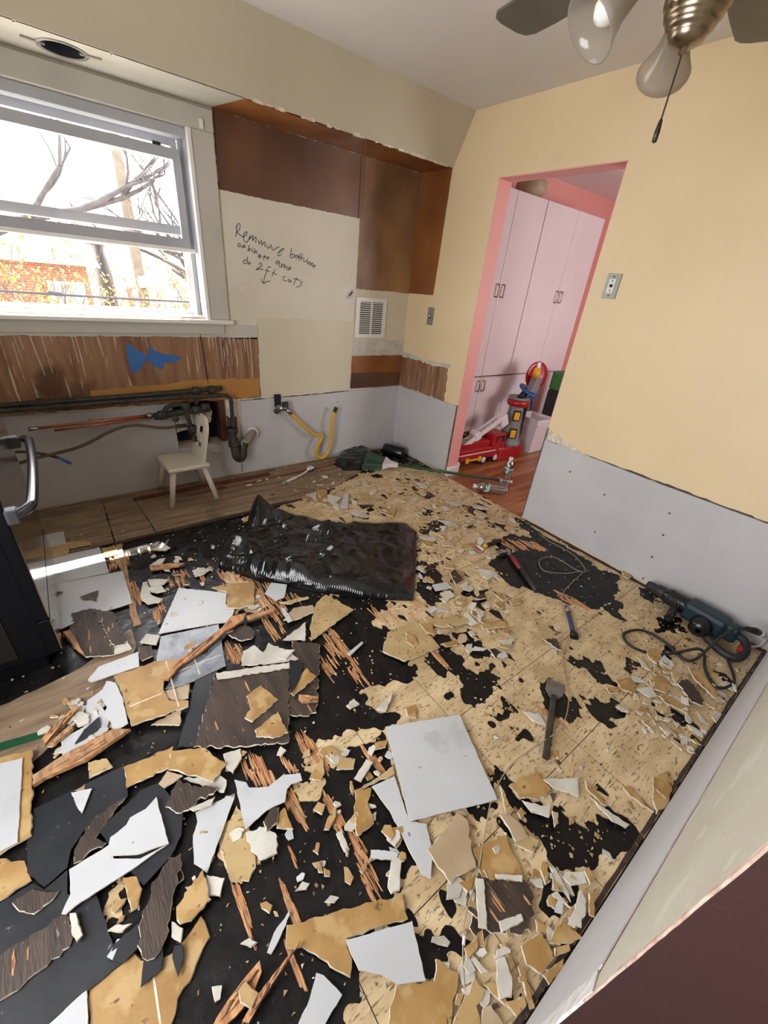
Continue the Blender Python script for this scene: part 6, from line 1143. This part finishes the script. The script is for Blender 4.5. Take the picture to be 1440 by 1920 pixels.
('white',2,0,'big white square sheet in the middle of the floor',[(-1.852,-2.332),(-1.583,-2.451),(-1.697,-2.73),(-1.971,-2.614)]),
('white',1,0,'white torn sheet peeking from under the big white square sheet',[(-2.008,-2.467),(-1.926,-2.483),(-1.969,-2.612),(-1.93,-2.647),(-1.964,-2.713),(-2.009,-2.752),(-2.024,-2.73),(-2.014,-2.647),(-2.002,-2.554)]),
('beige',2,0,'beige tile with ragged lower edge below the big white square',[(-1.976,-2.697),(-1.835,-2.682),(-1.82,-2.713),(-1.865,-2.769),(-1.887,-2.809),(-1.948,-2.791),(-1.974,-2.796),(-1.975,-2.777)]),
('ochre',1,0,'ochre tile above the brown block with pale edge',[(-1.858,-2.771),(-1.749,-2.809),(-1.768,-2.844),(-1.802,-2.942),(-1.811,-2.908),(-1.887,-2.831)]),
('brown',2,0,'brown block of flooring with a pale edge strip',[(-1.891,-2.836),(-1.786,-2.924),(-1.842,-2.969),(-1.894,-2.973),(-1.94,-2.936),(-1.963,-2.911)]),
('pale',3,0,'pale edge strip along the brown flooring block',[(-1.91,-2.825),(-1.891,-2.839),(-1.963,-2.913),(-1.98,-2.897)]),
('grey',3,0,'grey stick lying on the brown flooring block',[(-1.926,-2.919),(-1.866,-2.945),(-1.872,-2.958),(-1.939,-2.939)]),
('grey',3,0,'grey strip at the top of the brown flooring block',[(-1.857,-2.85),(-1.795,-2.898),(-1.807,-2.907),(-1.863,-2.858)]),
('ochre',1,0,'ochre tile with white torn rim at the bottom centre',[(-2.208,-2.849),(-2.133,-2.896),(-2.103,-2.872),(-2.073,-2.921),(-2.152,-2.97),(-2.265,-2.887),(-2.242,-2.867)]),
('white',1,0,'white sheet strip at the bottom next to the splintered chunk',[(-2.349,-2.723),(-2.337,-2.736),(-2.318,-2.788),(-2.375,-2.804),(-2.422,-2.77),(-2.381,-2.75)]),
('splint',2,.05,'thick splintered wood chunk at the bottom',[(-2.556,-2.66),(-2.499,-2.641),(-2.448,-2.631),(-2.451,-2.652),(-2.478,-2.672),(-2.492,-2.678),(-2.549,-2.685),(-2.57,-2.67)]),
('splint',3,0,'thin bare stick leaning on the splintered chunk',[(-2.514,-2.697),(-2.478,-2.683),(-2.356,-2.657),(-2.368,-2.664),(-2.465,-2.693),(-2.503,-2.708)]),
('ochre',5,0,'ochre chip on the thick splintered chunk',[(-2.505,-2.651),(-2.487,-2.646),(-2.469,-2.683),(-2.491,-2.695),(-2.508,-2.671)]),
('pale',1,0,'pale chip at the edge of the splintered chunk',[(-2.551,-2.605),(-2.531,-2.617),(-2.541,-2.635),(-2.552,-2.633)]),
('ochre',1,0,'ochre piece at the foot of the spade chisel bit',[(-1.629,-2.722),(-1.569,-2.728),(-1.512,-2.76),(-1.516,-2.812),(-1.56,-2.814),(-1.63,-2.767)]),
('grey',2,0,'grey shard pointing at the spade chisel bit',[(-1.516,-2.779),(-1.406,-2.843),(-1.465,-2.88),(-1.48,-2.854),(-1.511,-2.813)]),
('grey',1,0,'torn grey scrap on the black patch below the chisel bit',[(-1.627,-2.775),(-1.589,-2.82),(-1.555,-2.837),(-1.596,-2.857),(-1.631,-2.815)]),
('beige',2,0,'pale leaf shaped flake on the black patch',[(-1.575,-2.851),(-1.563,-2.866),(-1.589,-2.883),(-1.61,-2.883)]),
('beige',2,0,'beige broken strip beside the wire and black patch',[(-1.725,-2.761),(-1.702,-2.77),(-1.692,-2.818),(-1.699,-2.852),(-1.744,-2.837),(-1.732,-2.801)]),
('cork',3,0,'narrow beige stick touching the tan wire',[(-1.657,-2.704),(-1.66,-2.721),(-1.687,-2.778),(-1.712,-2.773)]),
('ochre',1,0,'tiny ochre block beside the narrow beige stick',[(-1.669,-2.789),(-1.647,-2.786),(-1.648,-2.804),(-1.676,-2.808)]),
('cork',1,0,'tan flake under the beige broken strip',[(-1.749,-2.836),(-1.689,-2.85),(-1.678,-2.875),(-1.719,-2.884)]),
('grey',1,0,'long grey splinter on the tan tiles near the near wall',[(-1.429,-2.904),(-1.415,-2.957),(-1.397,-3.018),(-1.417,-3.016),(-1.436,-2.98)]),
('ochre',1,0,'thin ochre strip along the long grey splinter',[(-1.391,-2.863),(-1.402,-2.948),(-1.415,-2.939),(-1.413,-2.882)]),
('ochre',1,0,'ochre tile piece against the near wall with a grout line',[(-1.174,-2.996),(-1.11,-3.018),(-1.147,-3.05),(-1.22,-3.066),(-1.291,-3.056),(-1.237,-3.022)]),
('ochre',0,0,'flat ochre sliver beside the stained tile at the near wall',[(-1.297,-2.95),(-1.27,-2.962),(-1.285,-3.05),(-1.305,-2.978)]),
('grey',1,0,'grey square chip in the rubble under the black patch',[(-1.677,-2.964),(-1.634,-2.994),(-1.65,-3.017),(-1.694,-2.991),(-1.698,-2.968)]),
('grey',1,0,'grey strip in the rubble above the white chip',[(-1.707,-2.928),(-1.696,-2.941),(-1.712,-2.996),(-1.727,-3.011),(-1.723,-2.97)]),
('ochre',2,0,'ochre strip next to the grey square chip',[(-1.635,-2.996),(-1.615,-2.998),(-1.625,-3.023),(-1.651,-3.023)]),
('grey',2,0,'thin grey curl beside the small white chip',[(-1.761,-2.969),(-1.741,-2.974),(-1.743,-3.018),(-1.759,-2.979)]),
('white',2,0,'small bright white chip in the rubble by the near wall',[(-1.748,-2.983),(-1.747,-2.997),(-1.77,-3.011),(-1.785,-2.996)]),
('pale',2,0,'pale marbled shard leaning in the rubble by the near wall',[(-1.78,-3.03),(-1.68,-3.013),(-1.692,-3.036),(-1.755,-3.056)]),
('ochre',2,0,'upright ochre strip beside the pale marbled shard',[(-1.67,-3.029),(-1.652,-3.037),(-1.705,-3.066),(-1.714,-3.055)]),
('ochre',2,0,'ochre triangle with white rim below the small white chip',[(-1.855,-3.02),(-1.782,-3.015),(-1.77,-3.069),(-1.813,-3.05)]),
('ochre',2,0,'large folded ochre tile in the bottom rubble',[(-1.914,-2.982),(-1.85,-2.996),(-1.859,-3.044),(-1.915,-3.041),(-1.931,-3.011)]),
('ochre',2,0,'short ochre block beside the folded ochre tile',[(-1.847,-3.034),(-1.808,-3.052),(-1.816,-3.062),(-1.859,-3.044)]),
('ochre',1,0,'ochre corner under the folded ochre tile',[(-1.909,-3.043),(-1.841,-3.059),(-1.855,-3.068),(-1.91,-3.064)]),
('grey',2,0,'grey tooth shaped piece in the bottom rubble',[(-1.98,-2.96),(-1.962,-2.97),(-1.977,-3.003),(-2.002,-3.023),(-2.016,-3.013),(-2.03,-3.009),(-2.013,-2.984)]),
('ochre',1,0,'narrow ochre strip above the grey tooth shaped piece',[(-1.953,-2.948),(-1.939,-2.954),(-1.95,-2.992),(-1.962,-2.994)]),
('pale',1,0,'pale scrap left of the grey tooth shaped piece',[(-2.037,-2.922),(-2.022,-2.926),(-2.014,-2.965),(-2.03,-2.956)]),
('ochre',1,0,'long ochre shard below the grey tooth shaped piece',[(-2.04,-2.97),(-2.014,-2.982),(-2.013,-3.043),(-2.027,-3.013)]),
('ochre',1,0,'slanted ochre strip at the near wall corner',[(-1.947,-2.998),(-1.937,-3.012),(-1.969,-3.065),(-1.981,-3.059)]),
('ochre',1,0,'ochre flake left of the tan wire near the bottom',[(-2.032,-2.9),(-1.992,-2.905),(-2.003,-2.921),(-2.041,-2.92)]),
('ochre',1,0,'ochre tile under the tan wire at the bottom',[(-2.147,-2.97),(-2.048,-2.95),(-2.043,-2.978),(-2.078,-2.983),(-2.092,-3.011)]),
('ochre',2,0,'ochre chip with white rim at the bottom wall end',[(-2.022,-3.018),(-1.976,-3.038),(-1.986,-3.051),(-2.019,-3.046)]),
('beige',1,0,'beige tile at the bottom edge beside the wire',[(-2.069,-2.993),(-2.049,-3),(-2.049,-3.041),(-2.095,-3.008)]),
('ochre',1,0,'ochre piece right of the brown flooring block',[(-1.838,-2.974),(-1.818,-3.009),(-1.837,-3.011),(-1.855,-2.991)]),
('ochre',1,0,'ochre corner under the beige ragged tile',[(-1.952,-2.804),(-1.901,-2.817),(-1.925,-2.832),(-1.946,-2.832)])]
dr_ = random.Random(11)
def piece(kind, lay, tilt, poly, rg, grout=True):
    mt, ms, nm, cat, th = KM[kind]
    cx = sum(p[0] for p in poly)/len(poly); cy = sum(p[1] for p in poly)/len(poly)
    size = max(max(abs(p[0]-cx), abs(p[1]-cy)) for p in poly)
    z0 = .0052+lay*.0065
    torn = kind in ('brown', 'ochre', 'cork', 'pale', 'grey', 'beige')
    q = jag(poly, (.010 if kind == 'brown' else .014) if size > .06 else .009, (.0055 if kind == 'brown' else .0035 if torn else .0012) if size > .05 else .0012, rg)
    ax = rg.uniform(0, 6.28); tl = tilt+ (rg.uniform(0, .03) if size < .08 else rg.uniform(0, .006))
    ca, sa = math.cos(ax), math.sin(ax); r_ = max(abs((u-cx)*ca+(v-cy)*sa) for u, v in q)
    fn = lambda u, v, t: (u, v, t+((u-cx)*ca+(v-cy)*sa+r_)*tl)
    mb = MB(); mb.prism(q, fn, z0, z0+th, 0, 1, .0016 if torn else .0006, rg)
    return mb, mt, ms, nm, cat, (cx, cy, z0), fn, z0+th
for kind, lay, tilt, label, poly in DEB:
    mb, mt, ms, nm, cat, c, fn, zt = piece(kind, lay, tilt, poly, dr_)
    o = mb.build(nm, [M[mt], M[ms]], loc=c); tag(o, label, cat, 'torn flooring scraps')
    if 'grout' in label:      # moulded light joint lines of the tile face
        P = np.array(poly); cx, cy = P.mean(0)
        if 'cross' in label or 'lines' in label:
            lines = [((cx+.02, cy-.4), (cx+.05, cy+.4)), ((cx-.4, cy-.03), (cx+.4, cy-.055))]
        else: lines = [((cx-.03, cy-.4), (cx+.0, cy+.4))]
        g_ = MB()
        for (a, b), (c_, d) in lines:
            ts = [t/200 for t in range(201)]; X = np.array([a+(c_-a)*t for t in ts]); Y = np.array([b+(d-b)*t for t in ts]); ins = sdist(X, Y, poly) > .008
            run = [k for k in range(201) if ins[k]]
            if len(run) > 3:
                k0, k1 = run[0], run[-1]; e = Vector((c_-a, d-b)).normalized()*.0022; n_ = (-e.y, e.x)
                g_.prism([(X[k0]-n_[0], Y[k0]-n_[1]), (X[k1]-n_[0], Y[k1]-n_[1]), (X[k1]+n_[0], Y[k1]+n_[1]), (X[k0]+n_[0], Y[k0]+n_[1])], fn, zt-.001, zt+.0006)
        if g_.v: g_.build('grout_line', M['core'], o)
    if kind in ('splint', 'splintdark') and len(poly) > 4:    # raised fibres along the splintered pieces
        P = np.array(poly); cc = P.mean(0); w, v = np.linalg.eigh(np.cov((P-cc).T)); e = v[:, 1]; s = np.array([-e[1], e[0]]); L = math.sqrt(w[1])*1.4; Wd = math.sqrt(w[0])*1.1
        for k in range(16):
            u = dr_.uniform(-.8, .5)*L; wv = dr_.uniform(-1, 1)*Wd; l = dr_.uniform(.2, .6)*L
            a = cc+e*u+s*wv; b = cc+e*(u+l)+s*(wv+dr_.uniform(-.003, .003))
            if sdist(np.array([a[0], b[0]]), np.array([a[1], b[1]]), poly).min() < 0: continue
            z = dr_.uniform(0, .004)
            MB().tube([fn(a[0], a[1], zt+z*.4), fn((a[0]+b[0])/2, (a[1]+b[1])/2, zt+z), fn(b[0], b[1], zt+z*.3)], [.0015, .0032, .0008], 5).build('fibre', M[dr_.choice(['splinter', 'splintdark'])], o)
    if kind == 'brown' and lay <= 2 and max(P_ for P_ in np.ptp(np.array(poly), 0)) > .12:   # yellow wood torn out of the veneer
        P = np.array(poly); lo, hi = P.min(0), P.max(0)
        for k in range(9):
            x = dr_.uniform(lo[0], hi[0]); y = dr_.uniform(lo[1], hi[1]); L = dr_.uniform(.02, .06); w = dr_.uniform(.0015, .004)
            if sdist(np.array([x, x]), np.array([y-L/2, y+L/2]), poly).min() < .004: continue
            MB().prism([(x-w, y-L/2), (x+w*.4, y-L/2-.004), (x+w, y), (x+.002, y+L/2), (x-w, y+.2*L)], fn, zt-.0008, zt+.001).build('torn_fibre', M['splinter'], o)
# random small shards in the litter between, told apart by nothing in the photograph
ZONES = [([(-1.337,-0.609),(-0.332,-0.458),(0.042,-1.553),(-0.72,-1.71),(-0.793,-1.391),(-1.277,-0.815)], 105, 'small flooring shard in the litter behind the garbage bag', (.3, .5)),
         ([(-0.857,-1.356),(-0.568,-1.924),(-1.2,-2.411),(-1.38,-2.116),(-1.215,-1.772)], 75, 'small flooring shard in the litter beside the garbage bag', (.3, .5)),
         ([(-0.543,-2.756),(-0.416,-3.048),(-1.03,-3.048),(-0.994,-2.794)], 95, 'small flooring shard in the rubble below the drill cord', (.2, .5)),
         ([(-1.857,-2.716),(-1.65,-2.987),(-1.839,-3.037),(-2.087,-3.005),(-2.186,-2.933)], 60, 'small flooring shard in the bottom rubble by the near wall', (.3, .6)),
         ([(-2.431,-0.74),(-1.958,-0.885),(-1.975,-1.67),(-2.305,-1.674),(-2.473,-1.161)], 42, 'small scrap on the black floor near the glossy white tile', (.1, .4)),
         ([(-2.361,-2.108),(-1.859,-2.4),(-2.086,-2.736),(-2.382,-2.578),(-2.435,-2.378)], 46, 'small scrap on the black floor among the splinters', (.3, .5)),
         ([(-2.805,-2.059),(-2.422,-2.292),(-2.518,-2.505),(-2.708,-2.393)], 16, 'small scrap among the slate sheets', (.3, .5)),
         ([(-2.857,-1.597),(-2.636,-1.612),(-2.615,-1.828),(-2.808,-1.848)], 40, 'small scrap in the rubble by the green tape', (.1, .5)),
         ([(-1.628,-0.125),(-0.789,-0.305),(-1.09,-0.641),(-1.628,-0.546)], 14, 'small scrap on the bare planks near the dish brush', (.1, .5))]
for poly, n_, label, (po, pw) in ZONES:
    P = np.array(poly); lo, hi = P.min(0), P.max(0); k = 0
    while k < n_:
        x, y = dr_.uniform(lo[0], hi[0]), dr_.uniform(lo[1], hi[1])
        if sdist(np.array([x]), np.array([y]), poly)[0] < 0: continue
        k += 1
        r = dr_.random(); kind = 'ochre' if r < po else 'pale' if r < pw+.05 else dr_.choice(['cork', 'grey', 'grey', 'brown', 'white', 'cork', 'beige'])
        R1 = dr_.uniform(.008, .028)*(1 if dr_.random() < .85 else 1.6)*(1.5 if 'garbage' in label else 1); el = dr_.uniform(.35, .9); a0_ = dr_.uniform(0, 6.28); nv = dr_.choice((4, 5, 5, 6))
        q = []
        for i in range(nv):
            a = 2*math.pi*(i+dr_.uniform(-.3, .3))/nv; rr = R1*dr_.uniform(.7, 1.15); u, v = rr*math.cos(a), rr*el*math.sin(a)
            q.append((x+u*math.cos(a0_)-v*math.sin(a0_), y+u*math.sin(a0_)+v*math.cos(a0_)))
        mb, mt, ms, nm, cat, c, fn, zt = piece(kind, dr_.choice((0, 0, 0, 1)), dr_.uniform(0, .25), q, dr_)
        o = mb.build({'pale': 'felt_scrap'}.get(kind, nm), [M[mt], M[ms]], loc=c); kn = {'ochre': 'ochre tile shard', 'pale': 'pale felt scrap', 'cork': 'speckled tan tile shard', 'grey': 'greyish plaster scrap', 'brown': 'brown veneer scrap', 'white': 'white sheet scrap', 'beige': 'beige tile shard'}[kind]; where = label.replace('small flooring shard ', '').replace('small scrap ', ''); tag(o, 'small '+kn+' '+where, 'floor scrap', kn+'s '+where)
# crumbs and dust-size chips nobody could count
mb = MB(); CR_ = random.Random(5)
def crumb(x, y, s, mi):
    n_ = CR_.choice((3, 4)); a0_ = CR_.uniform(0, 6.28); el = CR_.uniform(.3, 1); b0_ = CR_.uniform(0, 6.28); q = []
    for i in range(n_):
        a = a0_+2*math.pi*(i+CR_.uniform(-.25, .25))/n_; u, v = s*math.cos(a), s*el*math.sin(a); q.append((x+u*math.cos(b0_)-v*math.sin(b0_), y+u*math.sin(b0_)+v*math.cos(b0_)))
    h = CR_.uniform(.001, .004); z = .0045; tx, ty = CR_.uniform(-.5, .5), CR_.uniform(-.5, .5)
    vs = [(u, v, z) for u, v in q]+[(u, v, z+h+max(-h*.5, (u-x)*tx+(v-y)*ty)) for u, v in q]
    mb.add(vs, [tuple(range(n_, 2*n_))]+[(i, (i+1) % n_, n_+(i+1) % n_, n_+i) for i in range(n_)], mi)
for _ in range(16000):
    x, y = CR_.uniform(-3.0, -.03), CR_.uniform(-3.03, -.03)
    dn = float(vn(x*3, y*3, 77))
    heavy = (x > -1.3 and y > -1.7) or (x > -.75 and y < -2.55) or (x < -1.3 and y < -2.5 and x > -1.9)
    if CR_.random() > (.30+dn*.7 if heavy else .06+.25*dn): continue
    crumb(x, y, CR_.uniform(.002, .007)*(CR_.uniform(1.5, 3.2) if heavy and CR_.random() < .3 else 1), CR_.choice((0, 0, 0, 1, 1, 2, 3, 4, 5)))
tag(mb.build('debris_crumbs', [M['ochrecork'], M['ochre'], M['core'], M['palegrey'], M['brownwood'], M['splintdark']]), 'crumbs and flakes of broken flooring strewn over the floor', 'debris', kind='stuff')

# ------------------------------------------------------------------ outdoors, seen through the window
out_ground = tag(MB().box((-30, 1.2, -1.3), (30, 40, -1.2)).build('ground_outside', mk('pale_paving', (.42, .40, .36), (.36, .33, .28), 1, .9)), 'pale yard outside the window', kind='structure')
def wall_brick(name, c1, c2, mortar):
    m = bpy.data.materials.new(name); m.use_nodes = True; nt = m.node_tree; N = nt.nodes; L = nt.links; b = N['Principled BSDF']; b.inputs['Roughness'].default_value = .9
    g_ = N.new('ShaderNodeNewGeometry'); mp = N.new('ShaderNodeMapping'); mp.inputs['Rotation'].default_value = (math.pi/2, 0, 0); L.new(g_.outputs['Position'], mp.inputs[0])
    t = N.new('ShaderNodeTexBrick'); t.inputs['Color1'].default_value = (*c1, 1); t.inputs['Color2'].default_value = (*c2, 1); t.inputs['Mortar'].default_value = (*mortar, 1); t.inputs['Scale'].default_value = 4
    L.new(mp.outputs[0], t.inputs['Vector']); L.new(t.outputs[0], b.inputs['Base Color']); return m
BR = wall_brick('orange_brick', (.19, .062, .022), (.14, .045, .018), (.20, .15, .11))
hb_ = thing('brick_house', 'orange brick house across the yard seen through the lower window', 'house', (-3.5, 13.5, -1.2))
MB().box((-9, 12, -1.2), (-1.25, 18, 1.05)).build('brick_wall', BR, hb_)
mb = MB(); mb.add([(-9.4, 11.6, 1.05), (-.95, 11.6, 1.05), (-.95, 18.4, 1.05), (-9.4, 18.4, 1.05), (-9.4, 15, 1.75), (-.95, 15, 1.75)], [(0, 1, 5, 4), (2, 3, 4, 5), (1, 2, 5), (3, 0, 4), (3, 2, 1, 0)]); mb.build('roof', mk('pale_roof', (.20, .19, .19), rough=.9), hb_)
for x in (-4.2, -2.2):
    w_ = MB().box((x, 11.94, -.35), (x+.8, 12.0, .65)).build('window', M['framewhite'], hb_); MB().box((x+.08, 11.93, -.27), (x+.72, 11.94, .57)).build('pane', mk('far_pane', (.10, .12, .14), rough=.2), w_)
h3 = thing('white_house', 'white siding house with a brown door beyond the utility pole', 'house', (2, 15, -1.2))
MB().box((-.55, 13, -1.2), (5, 19, 1.6)).build('siding_wall', mk('white_siding', (.45, .44, .43), rough=.8), h3)
mb = MB(); mb.add([(-.9, 12.6, 1.6), (5.4, 12.6, 1.6), (5.4, 19.4, 1.6), (-.9, 19.4, 1.6), (-.9, 16, 2.9), (5.4, 16, 2.9)], [(0, 1, 5, 4), (2, 3, 4, 5), (1, 2, 5), (3, 0, 4), (3, 2, 1, 0)]); mb.build('roof', mk('grey_roof', (.40, .40, .41), rough=.9), h3)
d_ = MB().box((-.25, 12.93, -1.2), (.25, 13.0, .55)).build('door', mk('brown_door', (.13, .05, .03), rough=.6), h3)
for z in (-.5, -.05, .3): MB().box((-.12, 12.92, z), (.12, 12.93, z+.22)).build('door_pane', M['framewhite'], d_)
pole = thing('utility_pole', 'weathered wooden utility pole standing in the yard', 'pole', (-.75, 7.4, -1.2))
MB().tube([(-.75, 7.4, -1.2), (-.82, 7.4, 7.5)], [.10, .075], 10).build('post', mk('grey_post', (.14, .11, .08), (.09, .075, .055), 8, .9, .3), pole); MB().box((-.98, 7.29, -.3), (-.72, 7.31, .25)).build('meter_box', M['frame'], pole)
MB().tube([(-.8, 7.3, .98), (-.62, 7.2, .98)], .12, 14).build('round_sign', M['steel'], pole)
wr = thing('overhead_cable', 'dark cable strung low across the yard outside the window', 'cable', (-1.5, 5.0, .9)); MB().tube(smooth_path([(-8, 5, .93), (-3, 5, .855), (0, 5, .84), (5, 5, .90)], 6), .016, 6).build('span', M['dark'], wr); MB().tube([(-2.35, 5, .86), (-2.2, 5, .855)], .03, 8).build('splice_case', M['dark'], wr)
# bare trees and shrubs
TR = random.Random(3)
def branch(mb, p, d, L, r, depth, leaves, lf):
    P = [p]; n_ = 4; q = p.copy(); dd = d.copy()
    for i in range(n_):
        dd = (dd+Vector((TR.uniform(-.22, .22), TR.uniform(-.22, .22), TR.uniform(-.12, .18)))).normalized(); q = q+dd*L/n_; P.append(q.copy())
    mb.tube(P, [r*(1-.14*i) for i in range(5)], 5, 0, False)
    if lf and depth <= 1:
        for k in range(lf):
            c = P[TR.choice((2, 3, 4))]+Vector((TR.uniform(-.1, .1), TR.uniform(-.1, .1), TR.uniform(-.1, .1))); s = TR.uniform(.02, .05); a = Vector((TR.uniform(-1, 1), TR.uniform(-1, 1), TR.uniform(-1, 1))).normalized()*s; b = a.orthogonal().normalized()*s*.6
            leaves.add([c-a, c+b, c+a, c-b], [(0, 1, 2, 3)])
    if depth > 0:
        for k in range(TR.choice((2, 3))):
            i = TR.choice((2, 3, 4)); nd = (dd+Vector((TR.uniform(-.8, .8), TR.uniform(-.6, .6), TR.uniform(-.3, .6)))).normalized()
            branch(mb, P[i], nd, L*TR.uniform(.55, .8), r*.55, depth-1, leaves, lf)
bark = mk('grey_bark', (.05, .045, .045), (.03, .026, .026), 10, .9, .3); leafy = mk('yellow_leaves', (.24, .14, .022), (.17, .10, .02), 3, .7); twig = mk('brown_twig', (.06, .03, .018), rough=.8)
tr = thing('bare_tree', 'leafless tree with curving grey limbs outside the upper window', 'tree', (-2.75, 7, -1.2)); t_ = MB(); lv = MB()
branch(t_, Vector((-3.3, 7, -1.2)), Vector((.05, 0, 1)), 2.9, .16, 4, lv, 0); branch(t_, Vector((-3.2, 7, 1.4)), Vector((.7, 0, .35)), 1.8, .10, 3, lv, 0)
t_.build('trunk', bark, tr)
tr2 = thing('leaning_tree', 'leafless tree leaning in at the window jamb', 'tree', (2.0, 8, -1.2)); t_ = MB(); branch(t_, Vector((1.7, 8, -1.2)), Vector((-.15, 0, 1)), 2.2, .12, 4, lv, 0); branch(t_, Vector((1.5, 8, .3)), Vector((-.8, 0, .55)), 1.8, .07, 4, lv, 0); t_.build('trunk', bark, tr2)
for x, y, h, lab in ((-2.35, 6.2, 1.7, 'tall twiggy shrub with yellow leaves in the middle of the window'), (-3.2, 6.6, 1.6, 'twiggy yellow shrub at the window edge by the brick house'), (-.35, 7.0, 1.35, 'yellow shrub beneath the utility pole'), (.45, 7.2, 1.5, 'yellow shrub by the white house near the window jamb'), (-1.4, 6.4, 1.3, 'low yellow shrub between the tall shrub and the pole')):
    s_ = thing('garden_shrub', lab, 'shrub', (x, y, -1.2), 'shrubs in the yard'); t_ = MB(); lv = MB()
    for k in range(9): branch(t_, Vector((x+TR.uniform(-.15, .15), y+TR.uniform(-.15, .15), -1.2)), Vector((TR.uniform(-.35, .35), TR.uniform(-.3, .3), 1)).normalized(), h*TR.uniform(.8, 1.1), .018, 2, lv, 7)
    t_.build('stems', twig, s_); tag(lv.build('foliage', leafy, s_), kind='stuff')
